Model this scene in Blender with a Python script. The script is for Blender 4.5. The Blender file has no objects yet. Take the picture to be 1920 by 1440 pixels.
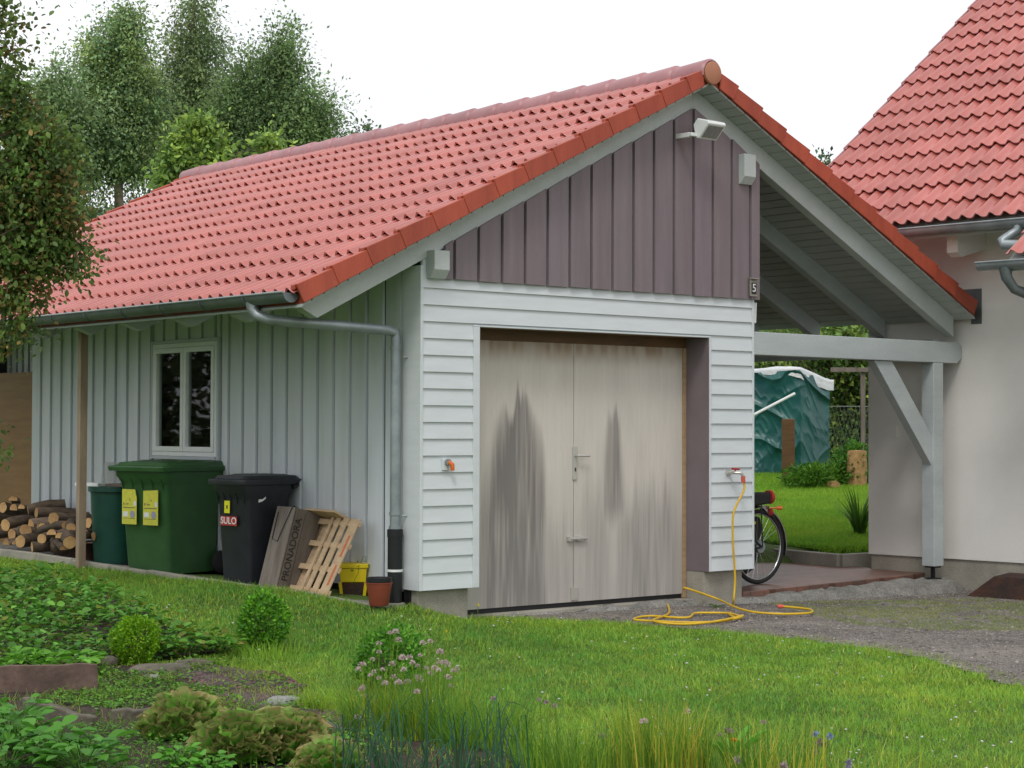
import bpy, math, random
import numpy as np
from mathutils import Vector, Matrix
rnd = random.Random(7); nr = np.random.default_rng(11)
scn = bpy.context.scene
COL = scn.collection
PI = math.pi
# ------------------------------------------------------------------ camera
F, YAW, PITCH, ROLL = 3478.5, 0.692197, 0.0238605, 0.00281423
CAM = np.array([-8.378, -11.208, 1.224])
def frame():
    cy, sy, cp, sp = math.cos(YAW), math.sin(YAW), math.cos(PITCH), math.sin(PITCH)
    fw = np.array([sy*cp, cy*cp, sp]); r = np.array([cy, -sy, 0.]); u = np.cross(r, fw)
    cr, sr = math.cos(ROLL), math.sin(ROLL)
    return fw, r*cr+u*sr, u*cr-r*sr
FW, RT, UP = frame()
def ray(px, py): return FW+RT*(px-960)/F+UP*(720-py)/F
def P(px, py, ax, val):                       # where the sight line meets a real plane of the place
    d = ray(px, py); i = 'xyz'.index(ax); t = (val-CAM[i])/d[i]; return CAM+d*t
def pt(px, py, dep): return CAM+ray(px, py)*dep
def proj(p):
    d = np.asarray(p)-CAM; z = d@FW
    return 960+F*(d@RT)/z, 720-F*(d@UP)/z, z
cam = bpy.data.cameras.new('camera'); co = bpy.data.objects.new('camera', cam); COL.objects.link(co)
cam.sensor_width = 36; cam.lens = F/1920*36; cam.clip_end = 500; cam.clip_start = .1
mw = Matrix.Identity(4)
for i in range(3): mw[i][0], mw[i][1], mw[i][2], mw[i][3] = RT[i], UP[i], -FW[i], CAM[i]
co.matrix_world = mw
scn.camera = co
# ------------------------------------------------------------------ light
SUN_EL, SUN_AZ = math.radians(52), math.radians(228)     # azimuth: compass style from +Y
w = bpy.data.worlds.new('World'); scn.world = w; w.use_nodes = True
nt = w.node_tree; bg = nt.nodes['Background']
sky = nt.nodes.new('ShaderNodeTexSky'); sky.sky_type = 'NISHITA'; sky.sun_disc = False
sky.sun_elevation = SUN_EL; sky.sun_rotation = SUN_AZ; sky.air_density = 1.5; sky.dust_density = 5
hs = nt.nodes.new('ShaderNodeHueSaturation'); hs.inputs['Saturation'].default_value = .35
mx = nt.nodes.new('ShaderNodeMix'); mx.data_type = 'RGBA'
cn = nt.nodes.new('ShaderNodeTexNoise'); cn.inputs['Scale'].default_value = 2.5; cn.inputs['Detail'].default_value = 6
cr_ = nt.nodes.new('ShaderNodeMapRange'); cr_.inputs[1].default_value = .3; cr_.inputs[2].default_value = .62; cr_.inputs[3].default_value = .62; cr_.inputs[4].default_value = .97
nt.links.new(cn.outputs['Fac'], cr_.inputs[0]); nt.links.new(cr_.outputs[0], mx.inputs[0])
nt.links.new(sky.outputs[0], hs.inputs['Color']); nt.links.new(hs.outputs[0], mx.inputs[6])
mx.inputs[7].default_value = (9.6, 9.8, 10.2, 1)         # the cloud layer
nt.links.new(mx.outputs[2], bg.inputs['Color']); bg.inputs['Strength'].default_value = .12
sl = bpy.data.lights.new('sun', 'SUN'); sl.energy = 1.1; sl.angle = math.radians(14); sl.color = (1, .965, .91)
so = bpy.data.objects.new('sun', sl); COL.objects.link(so)
sd = Vector((math.sin(SUN_AZ)*math.cos(SUN_EL), math.cos(SUN_AZ)*math.cos(SUN_EL), math.sin(SUN_EL)))
so.rotation_euler = sd.to_track_quat('Z', 'Y').to_euler(); so.location = (0, 0, 20)
scn.view_settings.view_transform = 'Standard'; scn.view_settings.look = 'None'
scn.view_settings.gamma = 1; scn.view_settings.exposure = 0.0
scn.render.engine = 'CYCLES'
# ------------------------------------------------------------------ materials
def _n(m, t, **k):
    n = m.node_tree.nodes.new(t)
    for a, b in k.items(): setattr(n, a, b)
    return n
def M(name, c, c2=None, rough=.6, scale=4, bump=.15, bscale=60, metal=0, spec=.4, stretch=(1, 1, 1), tint=False, alpha=None,
      transl=0, lo=.35, hi=.65, bdist=.004, coat=0, fine=0):
    m = bpy.data.materials.new(name); m.use_nodes = True; L = m.node_tree.links
    b = m.node_tree.nodes['Principled BSDF']
    b.inputs['Roughness'].default_value = rough; b.inputs['Metallic'].default_value = metal
    b.inputs['Specular IOR Level'].default_value = spec; b.inputs['Coat Weight'].default_value = coat
    tc = _n(m, 'ShaderNodeTexCoord'); mp = _n(m, 'ShaderNodeMapping'); mp.inputs['Scale'].default_value = stretch
    L.new(tc.outputs['Object'], mp.inputs[0])
    n = _n(m, 'ShaderNodeTexNoise'); n.inputs['Scale'].default_value = scale; n.inputs['Detail'].default_value = 7; n.inputs['Roughness'].default_value = .6
    L.new(mp.outputs[0], n.inputs['Vector'])
    mr = _n(m, 'ShaderNodeMapRange'); mr.inputs[1].default_value = lo; mr.inputs[2].default_value = hi
    L.new(n.outputs['Fac'], mr.inputs[0])
    mix = _n(m, 'ShaderNodeMix', data_type='RGBA'); L.new(mr.outputs[0], mix.inputs[0])
    c2 = c2 or tuple(x*.78 for x in c)
    mix.inputs[6].default_value = (*c, 1); mix.inputs[7].default_value = (*c2, 1)
    out = mix.outputs[2]
    n2 = _n(m, 'ShaderNodeTexNoise'); n2.inputs['Scale'].default_value = bscale; n2.inputs['Detail'].default_value = 5
    L.new(mp.outputs[0], n2.inputs['Vector'])
    if fine:
        f = _n(m, 'ShaderNodeMapRange'); f.inputs[1].default_value = .3; f.inputs[2].default_value = .7; f.inputs[3].default_value = 1-fine; f.inputs[4].default_value = 1+fine
        L.new(n2.outputs['Fac'], f.inputs[0])
        vm = _n(m, 'ShaderNodeVectorMath', operation='SCALE'); L.new(out, vm.inputs[0]); L.new(f.outputs[0], vm.inputs['Scale']); out = vm.outputs[0]
    if tint:                                   # per-leaf / per-tile variation of the thing's own colour
        at = _n(m, 'ShaderNodeAttribute', attribute_name='tint')
        mm = _n(m, 'ShaderNodeMix', data_type='RGBA', blend_type='MULTIPLY'); mm.inputs[0].default_value = 1
        L.new(out, mm.inputs[6]); L.new(at.outputs['Color'], mm.inputs[7]); out = mm.outputs[2]
    L.new(out, b.inputs['Base Color'])
    if bump:
        bp = _n(m, 'ShaderNodeBump'); bp.inputs['Strength'].default_value = bump; bp.inputs['Distance'].default_value = bdist
        L.new(n2.outputs['Fac'], bp.inputs['Height']); L.new(bp.outputs[0], b.inputs['Normal'])
    if transl:
        tr = _n(m, 'ShaderNodeBsdfTranslucent'); ms = _n(m, 'ShaderNodeMixShader'); ms.inputs[0].default_value = transl
        L.new(out, tr.inputs['Color']); L.new(b.outputs[0], ms.inputs[1]); L.new(tr.outputs[0], ms.inputs[2])
        L.new(ms.outputs[0], m.node_tree.nodes['Material Output'].inputs['Surface'])
    if alpha is not None: b.inputs['Alpha'].default_value = alpha
    return m
def glass(name, tintc=(.9, .95, .93)):
    m = bpy.data.materials.new(name); m.use_nodes = True; L = m.node_tree.links; m.node_tree.nodes.remove(m.node_tree.nodes['Principled BSDF'])
    t = _n(m, 'ShaderNodeBsdfTransparent'); t.inputs[0].default_value = (*tintc, 1)
    g = _n(m, 'ShaderNodeBsdfGlossy'); g.inputs['Roughness'].default_value = .02
    f = _n(m, 'ShaderNodeFresnel'); f.inputs[0].default_value = 1.5
    ms = _n(m, 'ShaderNodeMixShader'); L.new(f.outputs[0], ms.inputs[0]); L.new(t.outputs[0], ms.inputs[1]); L.new(g.outputs[0], ms.inputs[2])
    L.new(ms.outputs[0], m.node_tree.nodes['Material Output'].inputs['Surface']); return m
MT = dict(
 siding=M('siding', (.65, .69, .71), (.60, .64, .655), rough=.5, scale=2.5, bump=.08, bscale=200, stretch=(1, 1, 6)),
 sidewall=M('side_boards', (.64, .68, .72), (.55, .59, .61), rough=.55, scale=1.2, bump=.1, bscale=120, stretch=(1, 4, .5), tint=True),
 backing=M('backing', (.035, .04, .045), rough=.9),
 mauve=M('mauve_boards', (.235, .19, .205), (.19, .155, .168), rough=.6, scale=3, bump=.2, bscale=90, stretch=(3, 1, .25), tint=True, fine=.05),
 mauvep=M('mauve_paint', (.20, .16, .175), (.17, .135, .15), rough=.6, scale=3),
 trim=M('light_grey_paint', (.53, .565, .55), (.45, .49, .475), rough=.55, scale=2.5, bump=.12, bscale=80, fine=.05),
 beam=M('grey_beam_paint', (.48, .52, .52), (.40, .44, .44), rough=.55, scale=3, bump=.2, bscale=60, stretch=(.4, 1, 1.5), fine=.05),
 soffit=M('soffit_paint', (.44, .48, .455), (.38, .42, .39), rough=.6, scale=3),
 tile=M('clay_tile', (.50, .150, .125), (.43, .122, .10), rough=.27, scale=2.2, bump=.15, bscale=90, spec=.62, tint=True, coat=.32, fine=.08),
 verge=M('verge_clay', (.43, .082, .042), (.33, .06, .032), rough=.5, scale=2.5, bump=.12, bscale=50, tint=True, stretch=(3, 3, .5), fine=.08),
 ridge=M('ridge_clay', (.42, .20, .21), (.34, .15, .16), rough=.42, scale=3, tint=True, spec=.5),
 zinc=M('zinc', (.34, .38, .39), (.25, .285, .295), rough=.42, metal=.45, scale=5, bump=.06, bscale=40),
 zincd=M('zinc_dark', (.19, .22, .225), (.13, .155, .16), rough=.45, metal=.5, scale=5, bump=.05),
 black=M('black_plastic', (.012, .013, .015), (.008, .009, .010), rough=.5, scale=6, bump=.05),
 concrete=M('concrete', (.37, .345, .29), (.26, .245, .205), rough=.9, scale=3, bump=.5, bscale=70, fine=.12, bdist=.008),
 concd=M('rough_concrete', (.30, .29, .265), (.17, .165, .15), rough=.95, scale=6, bump=1, bscale=60, bdist=.02, fine=.3),
 plaster=M('plaster', (.84, .82, .775), (.77, .745, .70), rough=.9, scale=1.1, bump=.9, bscale=220, bdist=.004, fine=.03),
 white=M('white_frame', (.78, .80, .79), (.72, .74, .73), rough=.35, bump=0),
 metalw=M('light_metal', (.62, .61, .56), rough=.35, metal=.5, bump=0),
 wood=M('raw_wood', (.42, .29, .17), (.33, .22, .125), rough=.75, scale=3, stretch=(1, 1, 8), bump=.2, bscale=40),
 brownwood=M('brown_wood', (.16, .085, .035), (.11, .058, .024), rough=.6, scale=3, stretch=(1, 1, 6), bump=.2),
 board=M('brown_panel', (.30, .17, .065), (.235, .13, .05), rough=.6, scale=2, stretch=(1, 1, 9), bump=.15),
 oldwood=M('weathered_wood', (.23, .20, .175), (.14, .115, .095), rough=.85, scale=3, stretch=(5, 5, .8), bump=.3, fine=.1),
 crate=M('crate_wood', (.165, .135, .11), (.10, .08, .064), rough=.85, scale=3, stretch=(5, 5, .8), bump=.3, fine=.1),
 pallet=M('pallet_wood', (.56, .405, .255), (.43, .30, .18), rough=.75, scale=5, stretch=(1, 1, 4), bump=.3, fine=.08),
 orange=M('orange_stain', (.52, .13, .06), (.45, .17, .09), rough=.8, scale=20),
 bark=M('bark', (.085, .06, .042), (.17, .125, .09), rough=.95, scale=9, stretch=(1, 1, 3), bump=1, bscale=45, bdist=.012, tint=True),
 cut=M('cut_wood', (.52, .33, .15), (.36, .20, .085), rough=.8, scale=14, bump=.2, tint=True),
 bing=M('bin_green', (.040, .115, .036), (.030, .09, .03), rough=.42, scale=5, bump=.1, bscale=250, spec=.4),
 bindg=M('bin_dark_green', (.012, .075, .052), (.009, .056, .04), rough=.45, scale=5, bump=.05),
 binb=M('bin_black', (.018, .021, .027), (.012, .014, .018), rough=.42, scale=5, bump=.1, bscale=250, spec=.45),
 yellow=M('yellow_plastic', (.72, .56, .012), (.66, .49, .01), rough=.4, bump=.02),
 hose=M('hose_yellow', (.72, .47, .02), (.62, .38, .015), rough=.35, scale=6, bump=.03),
 stick=M('sticker_yellow', (.62, .60, .06), (.52, .50, .07), rough=.6, scale=25, bump=0),
 white2=M('print_white', (.72, .73, .72), rough=.6, bump=0), greyp=M('print_grey', (.32, .33, .42), rough=.6, bump=0),
 red=M('red', (.42, .035, .03), rough=.4, bump=0), redpot=M('red_pot', (.24, .055, .03), (.19, .042, .024), rough=.5, bump=.03),
 orangep=M('orange_plastic', (.75, .17, .03), rough=.35, bump=0), coral=M('coral_plastic', (.75, .13, .08), rough=.4, bump=0),
 chrome=M('chrome', (.6, .6, .6), rough=.2, metal=1, bump=0), rubber=M('rubber', (.02, .02, .021), rough=.8, bump=.1),
 rust=M('rust', (.065, .028, .018), (.028, .018, .015), rough=.9, scale=6, bump=.6, bscale=40, fine=.25),
 tarp=M('tarp', (.015, .12, .105), (.012, .08, .082), rough=.33, scale=1.5, bump=.25, bscale=14, bdist=.012, spec=.5),
 tarpb=M('tarp_blue', (.05, .14, .20), (.03, .10, .14), rough=.3, scale=3, bump=.6, bscale=9, bdist=.04),
 tarpw=M('tarp_white', (.85, .86, .88), (.7, .73, .78), rough=.4, scale=3, bump=.6, bscale=6, bdist=.04),
 brick=M('paving', (.26, .125, .09), (.16, .095, .075), rough=.42, scale=3, bump=.3, bscale=40, fine=.15),
 gravel=M('gravel', (.27, .24, .215), (.12, .107, .096), rough=.9, scale=1.6, bump=1, bscale=75, bdist=.012, fine=.35),
 turf=M('turf', (.10, .17, .028), (.06, .09, .02), rough=.95, scale=2, bump=1, bscale=60, bdist=.02, fine=.3),
 soil=M('soil', (.070, .046, .034), (.036, .024, .019), rough=.95, scale=7, bump=1, bscale=45, bdist=.03, fine=.4),
 mulch=M('mulch', (.15, .105, .10), (.05, .038, .036), rough=.95, scale=16, bump=1, bscale=70, bdist=.02, fine=.5),
 stone=M('stone', (.17, .15, .115), (.09, .08, .06), rough=.9, scale=6, bump=.8, bscale=35, bdist=.012, fine=.15),
 stoneg=M('stone_grey', (.27, .27, .26), (.24, .24, .235), rough=.9, scale=8, bump=.6, bscale=50, fine=.15),
 grass=M('grass', (.22, .435, .062), (.32, .50, .075), rough=.6, scale=1.1, bump=0, tint=True, transl=.45, spec=.25),
 leaf=M('leaf', (.085, .20, .030), (.11, .25, .035), rough=.5, scale=2, bump=0, tint=True, transl=.35, spec=.35),
 tleaf=M('tree_leaf', (.36, .43, .24), (.27, .35, .18), rough=.5, scale=.6, bump=0, tint=True, transl=.45, spec=.3),
 petal=M('petal', (.8, .8, .8), (.7, .7, .7), rough=.7, scale=50, bump=0, tint=True, transl=.2),
 straw=M('dry_stem', (.5, .38, .14), rough=.7, bump=0, tint=True),
 blacktxt=M('dark_print', (.03, .028, .025), rough=.7, bump=0),
 signy=M('sign_yellow', (.70, .68, .02), rough=.5, bump=0),
)
MT['postwood'] = M('post_wood', (.34, .26, .18), (.24, .175, .12), rough=.8, scale=3, stretch=(5, 5, .8), bump=.3, fine=.1)
MT['redboard'] = M('red_board', (.20, .13, .105), (.09, .06, .048), rough=.85, scale=4, bump=.5, bscale=40, fine=.15)
MT['acryl'] = M('acrylic', (.5, .5, .49), rough=.3, bump=0, alpha=.30)
MT['pane'] = glass('window_glass')
# ------------------------------------------------------------------ mesh helpers
def mesh_np(name, V, Fc, mats, tint=None, smooth=False, midx=None):
    """V (n,3); Fc: list of (k,m) int arrays"""
    me = bpy.data.meshes.new(name)
    V = np.ascontiguousarray(V, dtype=np.float32)
    me.vertices.add(len(V)); me.vertices.foreach_set('co', V.ravel())
    Fc = [np.asarray(f, dtype=np.int32) for f in (Fc if isinstance(Fc, list) else [Fc]) if len(f)]
    ls = sum(f.size for f in Fc); me.loops.add(ls)
    me.loops.foreach_set('vertex_index', np.concatenate([f.ravel() for f in Fc]))
    tot = np.concatenate([np.full(len(f), f.shape[1], dtype=np.int32) for f in Fc])
    st = np.concatenate([[0], np.cumsum(tot)[:-1]]).astype(np.int32)
    me.polygons.add(len(tot)); me.polygons.foreach_set('loop_start', st)
    try: me.polygons.foreach_set('loop_total', tot)
    except Exception: pass
    if smooth: me.polygons.foreach_set('use_smooth', np.ones(len(tot), dtype=bool))
    for m in (mats if isinstance(mats, (list, tuple)) else [mats]): me.materials.append(m)
    if midx is not None: me.polygons.foreach_set('material_index', np.asarray(midx, dtype=np.int32))
    me.update(calc_edges=True); me.validate()
    if tint is not None:
        a = me.color_attributes.new('tint', 'FLOAT_COLOR', 'POINT')
        t = np.ones((len(V), 4), dtype=np.float32); t[:, :3] = tint
        a.data.foreach_set('color', t.ravel())
    return me
def link(name, me, parent=None, loc=(0, 0, 0), rz=0):
    o = bpy.data.objects.new(name, me); COL.objects.link(o); o.parent = parent
    o.location = [float(x) for x in loc]; o.rotation_euler = (0, 0, rz); return o
def tag(o, label=None, cat=None, group=None, kind=None):
    for k, v in (('label', label), ('category', cat), ('group', group), ('kind', kind)):
        if v: o[k] = v
    return o
def thing(name, label, cat, loc=(0, 0, 0), rz=0, group=None):
    return tag(link(name, None, None, loc, rz), label, cat, group)
class MB:
    def __init__(s): s.v = []; s.f = []; s.m = []; s.t = []; s.cm = 0; s.ct = (1, 1, 1)
    def add(s, V, Fs):
        b = len(s.v)
        for p in V: s.v.append(tuple(float(x) for x in p)); s.t.append(s.ct)
        for f in Fs: s.f.append([b+i for i in f]); s.m.append(s.cm)
        return s
    def hexa(s, p):   # p: 8 points, bottom ring 0-3 ccw, top ring 4-7
        return s.add(p, [(3, 2, 1, 0), (4, 5, 6, 7), (0, 1, 5, 4), (1, 2, 6, 5), (2, 3, 7, 6), (3, 0, 4, 7)])
    def box(s, x0, x1, y0, y1, z0, z1):
        return s.hexa([(x0, y0, z0), (x1, y0, z0), (x1, y1, z0), (x0, y1, z0), (x0, y0, z1), (x1, y0, z1), (x1, y1, z1), (x0, y1, z1)])
    def prism(s, poly, ext):
        n = len(poly); a = [np.array(p, float) for p in poly]; e = np.array(ext, float)
        V = a+[p+e for p in a]
        Fs = [tuple(range(n))[::-1], tuple(range(n, 2*n))]+[(i, (i+1) % n, n+(i+1) % n, n+i) for i in range(n)]
        return s.add(V, Fs)
    def beam(s, a, b, wd, ht, up=(0, 0, 1)):   # bar from a to b; wd sideways, ht along up
        a = np.array(a, float); b = np.array(b, float); d = b-a; d = d/np.linalg.norm(d)
        sd_ = np.cross(d, np.array(up, float)); sd_ = sd_/np.linalg.norm(sd_); u = np.cross(sd_, d)
        q = [a-sd_*wd/2-u*ht/2, a+sd_*wd/2-u*ht/2, a+sd_*wd/2+u*ht/2, a-sd_*wd/2+u*ht/2]
        return s.hexa(q+[p+(b-a) for p in q])
    def tube(s, path, r, n=10, caps=True):
        path = [np.array(p, float) for p in path]; k = len(path)
        rs = r if isinstance(r, (list, tuple, np.ndarray)) else [r]*k
        base = len(s.v); prev = None; V = []
        for i, p in enumerate(path):
            d = path[min(i+1, k-1)]-path[max(i-1, 0)]; d = d/(np.linalg.norm(d)+1e-9)
            if prev is None:
                h = np.array([0, 0, 1.]) if abs(d[2]) < .9 else np.array([1., 0, 0]); a = np.cross(d, h)
            else: a = prev-d*(prev@d)
            a = a/(np.linalg.norm(a)+1e-9); prev = a; b = np.cross(d, a)
            for j in range(n):
                t = 2*PI*j/n; V.append(p+(a*math.cos(t)+b*math.sin(t))*rs[i])
        Fs = []
        for i in range(k-1):
            for j in range(n): Fs.append((i*n+j, i*n+(j+1) % n, (i+1)*n+(j+1) % n, (i+1)*n+j))
        if caps: Fs.append(tuple(range(n))[::-1]); Fs.append(tuple(range((k-1)*n, k*n)))
        return s.add(V, Fs)
    def lathe(s, prof, c=(0, 0, 0), n=24, ax='z', squash=1):
        V = []; k = len(prof)
        for (r, z) in prof:
            for j in range(n):
                t = 2*PI*j/n; a, b = r*math.cos(t), r*math.sin(t)*squash
                p = {'z': (a, b, z), 'y': (a, z, b), 'x': (z, a, b)}[ax]
                V.append((p[0]+c[0], p[1]+c[1], p[2]+c[2]))
        Fs = [(i*n+j, i*n+(j+1) % n, (i+1)*n+(j+1) % n, (i+1)*n+j) for i in range(k-1) for j in range(n)]
        Fs += [tuple(range(n))[::-1], tuple(range((k-1)*n, k*n))]
        return s.add(V, Fs)
    def xf(s, mtx, start=0):
        for i in range(start, len(s.v)): s.v[i] = tuple(mtx @ Vector(s.v[i]))
        return s
    def build(s, name, mats, parent=None, smooth=False, bevel=0, org=(0, 0, 0), loc=(0, 0, 0), rz=0, ang=35):
        me = bpy.data.meshes.new(name); o3 = org
        me.from_pydata([(p[0]-o3[0], p[1]-o3[1], p[2]-o3[2]) for p in s.v], [], s.f)
        for m in (mats if isinstance(mats, (list, tuple)) else [mats]): me.materials.append(m)
        me.polygons.foreach_set('material_index', s.m)
        a = me.color_attributes.new('tint', 'FLOAT_COLOR', 'POINT'); t = np.ones((len(s.v), 4), dtype=np.float32); t[:, :3] = s.t
        a.data.foreach_set('color', t.ravel())
        if smooth:
            me.polygons.foreach_set('use_smooth', [True]*len(me.polygons))
        me.update()
        import bmesh as _b
        bm = _b.new(); bm.from_mesh(me); _b.ops.recalc_face_normals(bm, faces=bm.faces)
        if smooth:
            for e in bm.edges:
                if len(e.link_faces) == 2 and e.calc_face_angle(0) > math.radians(ang): e.smooth = False
        bm.to_mesh(me); bm.free()
        o = link(name, me, parent, loc, rz)
        if bevel:
            md = o.modifiers.new('bevel', 'BEVEL'); md.width = bevel; md.segments = 2; md.limit_method = 'ANGLE'; md.angle_limit = math.radians(40)
        return o
def tv(amp=.12, base=1.0): 
    k = base+rnd.uniform(-amp, amp); return (k*(1+rnd.uniform(-.02, .02)), k, k*(1+rnd.uniform(-.02, .02)))
def smooth01(t): t = np.clip(t, 0, 1); return t*t*(3-2*t)
def vnoise(x, y, seed=0):                      # cheap smooth value noise
    r = np.random.default_rng(seed); T = r.random((64, 64)); x = np.asarray(x, float); y = np.asarray(y, float)
    xi = np.floor(x).astype(int); yi = np.floor(y).astype(int); fx = smooth01(x-xi); fy = smooth01(y-yi)
    g = lambda a, b: T[a % 64, b % 64]
    return (g(xi, yi)*(1-fx)+g(xi+1, yi)*fx)*(1-fy)+(g(xi, yi+1)*(1-fx)+g(xi+1, yi+1)*fx)*fy
# leaf templates: columns across, along, normal
T_DIA = (np.array([(0, 0, 0), (.5, .5, .12), (0, 1, 0), (-.5, .5, .12)]), np.array([(0, 1, 2), (0, 2, 3)]))
T_OVAL = (np.array([(0, 0, 0), (.36, .25, .07), (.5, .55, .1), (.28, .85, .05), (0, 1, -.06), (-.28, .85, .05), (-.5, .55, .1), (-.36, .25, .07), (0, .5, -.03)]),
          np.array([(0, 1, 8), (1, 2, 8), (2, 3, 8), (3, 4, 8), (4, 5, 8), (5, 6, 8), (6, 7, 8), (7, 0, 8)]))
def leafcloud(pos, d, nrm, size, width, tmpl=T_DIA):
    T, Fc = tmpl; N = len(pos); k = len(T)
    d = d/(np.linalg.norm(d, axis=1, keepdims=True)+1e-9)
    s = np.cross(d, nrm); s = s/(np.linalg.norm(s, axis=1, keepdims=True)+1e-9); n = np.cross(s, d)
    V = pos[:, None, :]+size[:, None, None]*(T[None, :, 0:1]*width[:, None, None]*s[:, None, :]+T[None, :, 1:2]*d[:, None, :]+T[None, :, 2:3]*n[:, None, :])
    Fi = (Fc[None]+(np.arange(N)*k)[:, None, None]).reshape(-1, Fc.shape[1])
    return V.reshape(-1, 3), Fi
def blades(pos, h, wd, bend, seg=3, azim=None, lean=None):
    """grass blades: tapered bent strips"""
    N = len(pos); az = nr.uniform(0, 2*PI, N) if azim is None else azim
    dx = np.stack([np.cos(az), np.sin(az), np.zeros(N)], 1); fa = az+PI/2+nr.normal(0, .5, N)
    sx = np.stack([np.cos(fa), np.sin(fa), np.zeros(N)], 1)
    rows = []
    for i in range(seg):
        t = i/seg; c = pos+dx*(bend*t**1.8*h)[:, None]; c[:, 2] += h*(t-.35*t*t*np.abs(bend)); ww = wd*(1-t**1.6)/2
        rows += [c-sx*ww[:, None], c+sx*ww[:, None]]
    tip = pos+dx*(bend*h)[:, None]; tip[:, 2] += h*(1-.35*np.abs(bend)); rows.append(tip)
    k = 2*seg+1; V = np.stack(rows, 1).reshape(-1, 3); b = (np.arange(N)*k)[:, None]
    Q = np.concatenate([b+np.array([[2*i, 2*i+1, 2*i+3, 2*i+2]]) for i in range(seg-1)], 0) if seg > 1 else np.zeros((0, 4), int)
    Tr = b+np.array([[2*seg-2, 2*seg-1, 2*seg]])
    return V, Q, Tr, k
def rtint(N, k, lo=.7, hi=1.25, warm=.25, seed=None):
    g = nr.uniform(lo, hi, N); wv = nr.uniform(-warm, warm, N)
    t = np.stack([g*(1+wv), g, g*(1-wv*.5)], 1); return np.repeat(t, k, 0)
# ------------------------------------------------------------------ terrain
def dep(x, y): return (x-CAM[0])*math.sin(YAW)+(y-CAM[1])*math.cos(YAW)
def gz(x, y):
    x = np.asarray(x, float); y = np.asarray(y, float)
    left = -.275+.245*smooth01((y+1.7)/3.0)
    right = -.28-.014*np.maximum(0, x-1.5)
    wr = smooth01((x+.1)/.7)
    z = left*(1-wr)+right*wr
    rear = -.07+.0715*np.maximum(0, dep(x, y)-19.9); rear = np.minimum(rear, .62+.0*x)
    m = smooth01((dep(x, y)-19.7)/.3)*smooth01((x-5.0)/.6)
    z = z*(1-m)+rear*m
    return z+.012*(vnoise(x*1.3+9, y*1.3+9, 3)-.5)*(1-smooth01((dep(x, y)-30)/5))
def at_ground(px, py, it=4):
    z = -.24
    for _ in range(it): p = P(px, py, 'z', z); z = float(gz(p[0], p[1]))
    return np.array([p[0], p[1], z])
def tess(x0, x1, y0, y1, st, keep=None, off=0., extra=None):
    xs = np.arange(x0, x1+st/2, st); ys = np.arange(y0, y1+st/2, st)
    X, Y = np.meshgrid(xs, ys); Z = gz(X, Y)+off
    if extra is not None: Z = Z+extra(X, Y)
    nx = len(xs); i, j = np.meshgrid(np.arange(nx-1), np.arange(len(ys)-1)); a = (j*nx+i).ravel()
    Q = np.stack([a, a+1, a+nx+1, a+nx], 1)
    if keep is not None:
        cx = (X[:-1, :-1]+st/2).ravel(); cy = (Y[:-1, :-1]+st/2).ravel(); Q = Q[keep(cx, cy)]
        used = np.unique(Q); mp = np.zeros(X.size, int); mp[used] = np.arange(len(used)); Q = mp[Q]
        V = np.stack([X.ravel(), Y.ravel(), Z.ravel()], 1)[used]
    else: V = np.stack([X.ravel(), Y.ravel(), Z.ravel()], 1)
    return V, Q
def inpoly(x, y, poly):
    x = np.asarray(x); y = np.asarray(y); r = np.zeros(x.shape, bool); n = len(poly)
    for i in range(n):
        x1, y1 = poly[i]; x2, y2 = poly[(i+1) % n]
        c = ((y1 > y) != (y2 > y)) & (x < (x2-x1)*(y-y1)/(y2-y1+1e-12)+x1); r ^= c
    return r
# one ground sheet out to the horizon
gx = np.concatenate([[-300, -120, -60, -30, -18], np.arange(-10, 16.01, .25), [20, 26, 34, 45, 60, 100, 180, 300]])
gy = np.concatenate([[-300, -120, -60, -30, -18], np.arange(-12, 16.01, .25), [20, 26, 34, 45, 60, 100, 180, 300]])
GX, GY = np.meshgrid(gx, gy); GZ = gz(GX, GY)-.012
i, j = np.meshgrid(np.arange(len(gx)-1), np.arange(len(gy)-1)); a = (j*len(gx)+i).ravel()
tag(link('ground', mesh_np('ground', np.stack([GX.ravel(), GY.ravel(), GZ.ravel()], 1), np.stack([a, a+1, a+len(gx)+1, a+len(gx)], 1), MT['turf'], smooth=True)), kind='structure')
DRIVE = [(.55, .32), (.744, .25), (1.0, -.02), (1.34, -.41), (1.44, -.84), (1.57, -1.25), (1.6, -1.8), (1.73, -2.26), (1.72, -2.75), (1.58, -3.33), (1.3, -3.9), (1.06, -4.35), (.9, -4.9), (.4, -9), (14, -9), (8.2, -1), (6.66, .1), (6.3, .42), (3.6, .30)]
def nz(x, y, a=.12, f=4, s=5): return a*(vnoise(np.asarray(x)*f+30, np.asarray(y)*f+30, s)-.5)*2
drive_k = lambda x, y: inpoly(x+nz(x, y, .07), y+nz(x, y, .07, 4, 6), DRIVE)
V, Q = tess(0, 14, -9, .7, .07, drive_k, .006)
tag(link('driveway', mesh_np('driveway', V, Q, MT['gravel'], smooth=True)), kind='structure')
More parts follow.
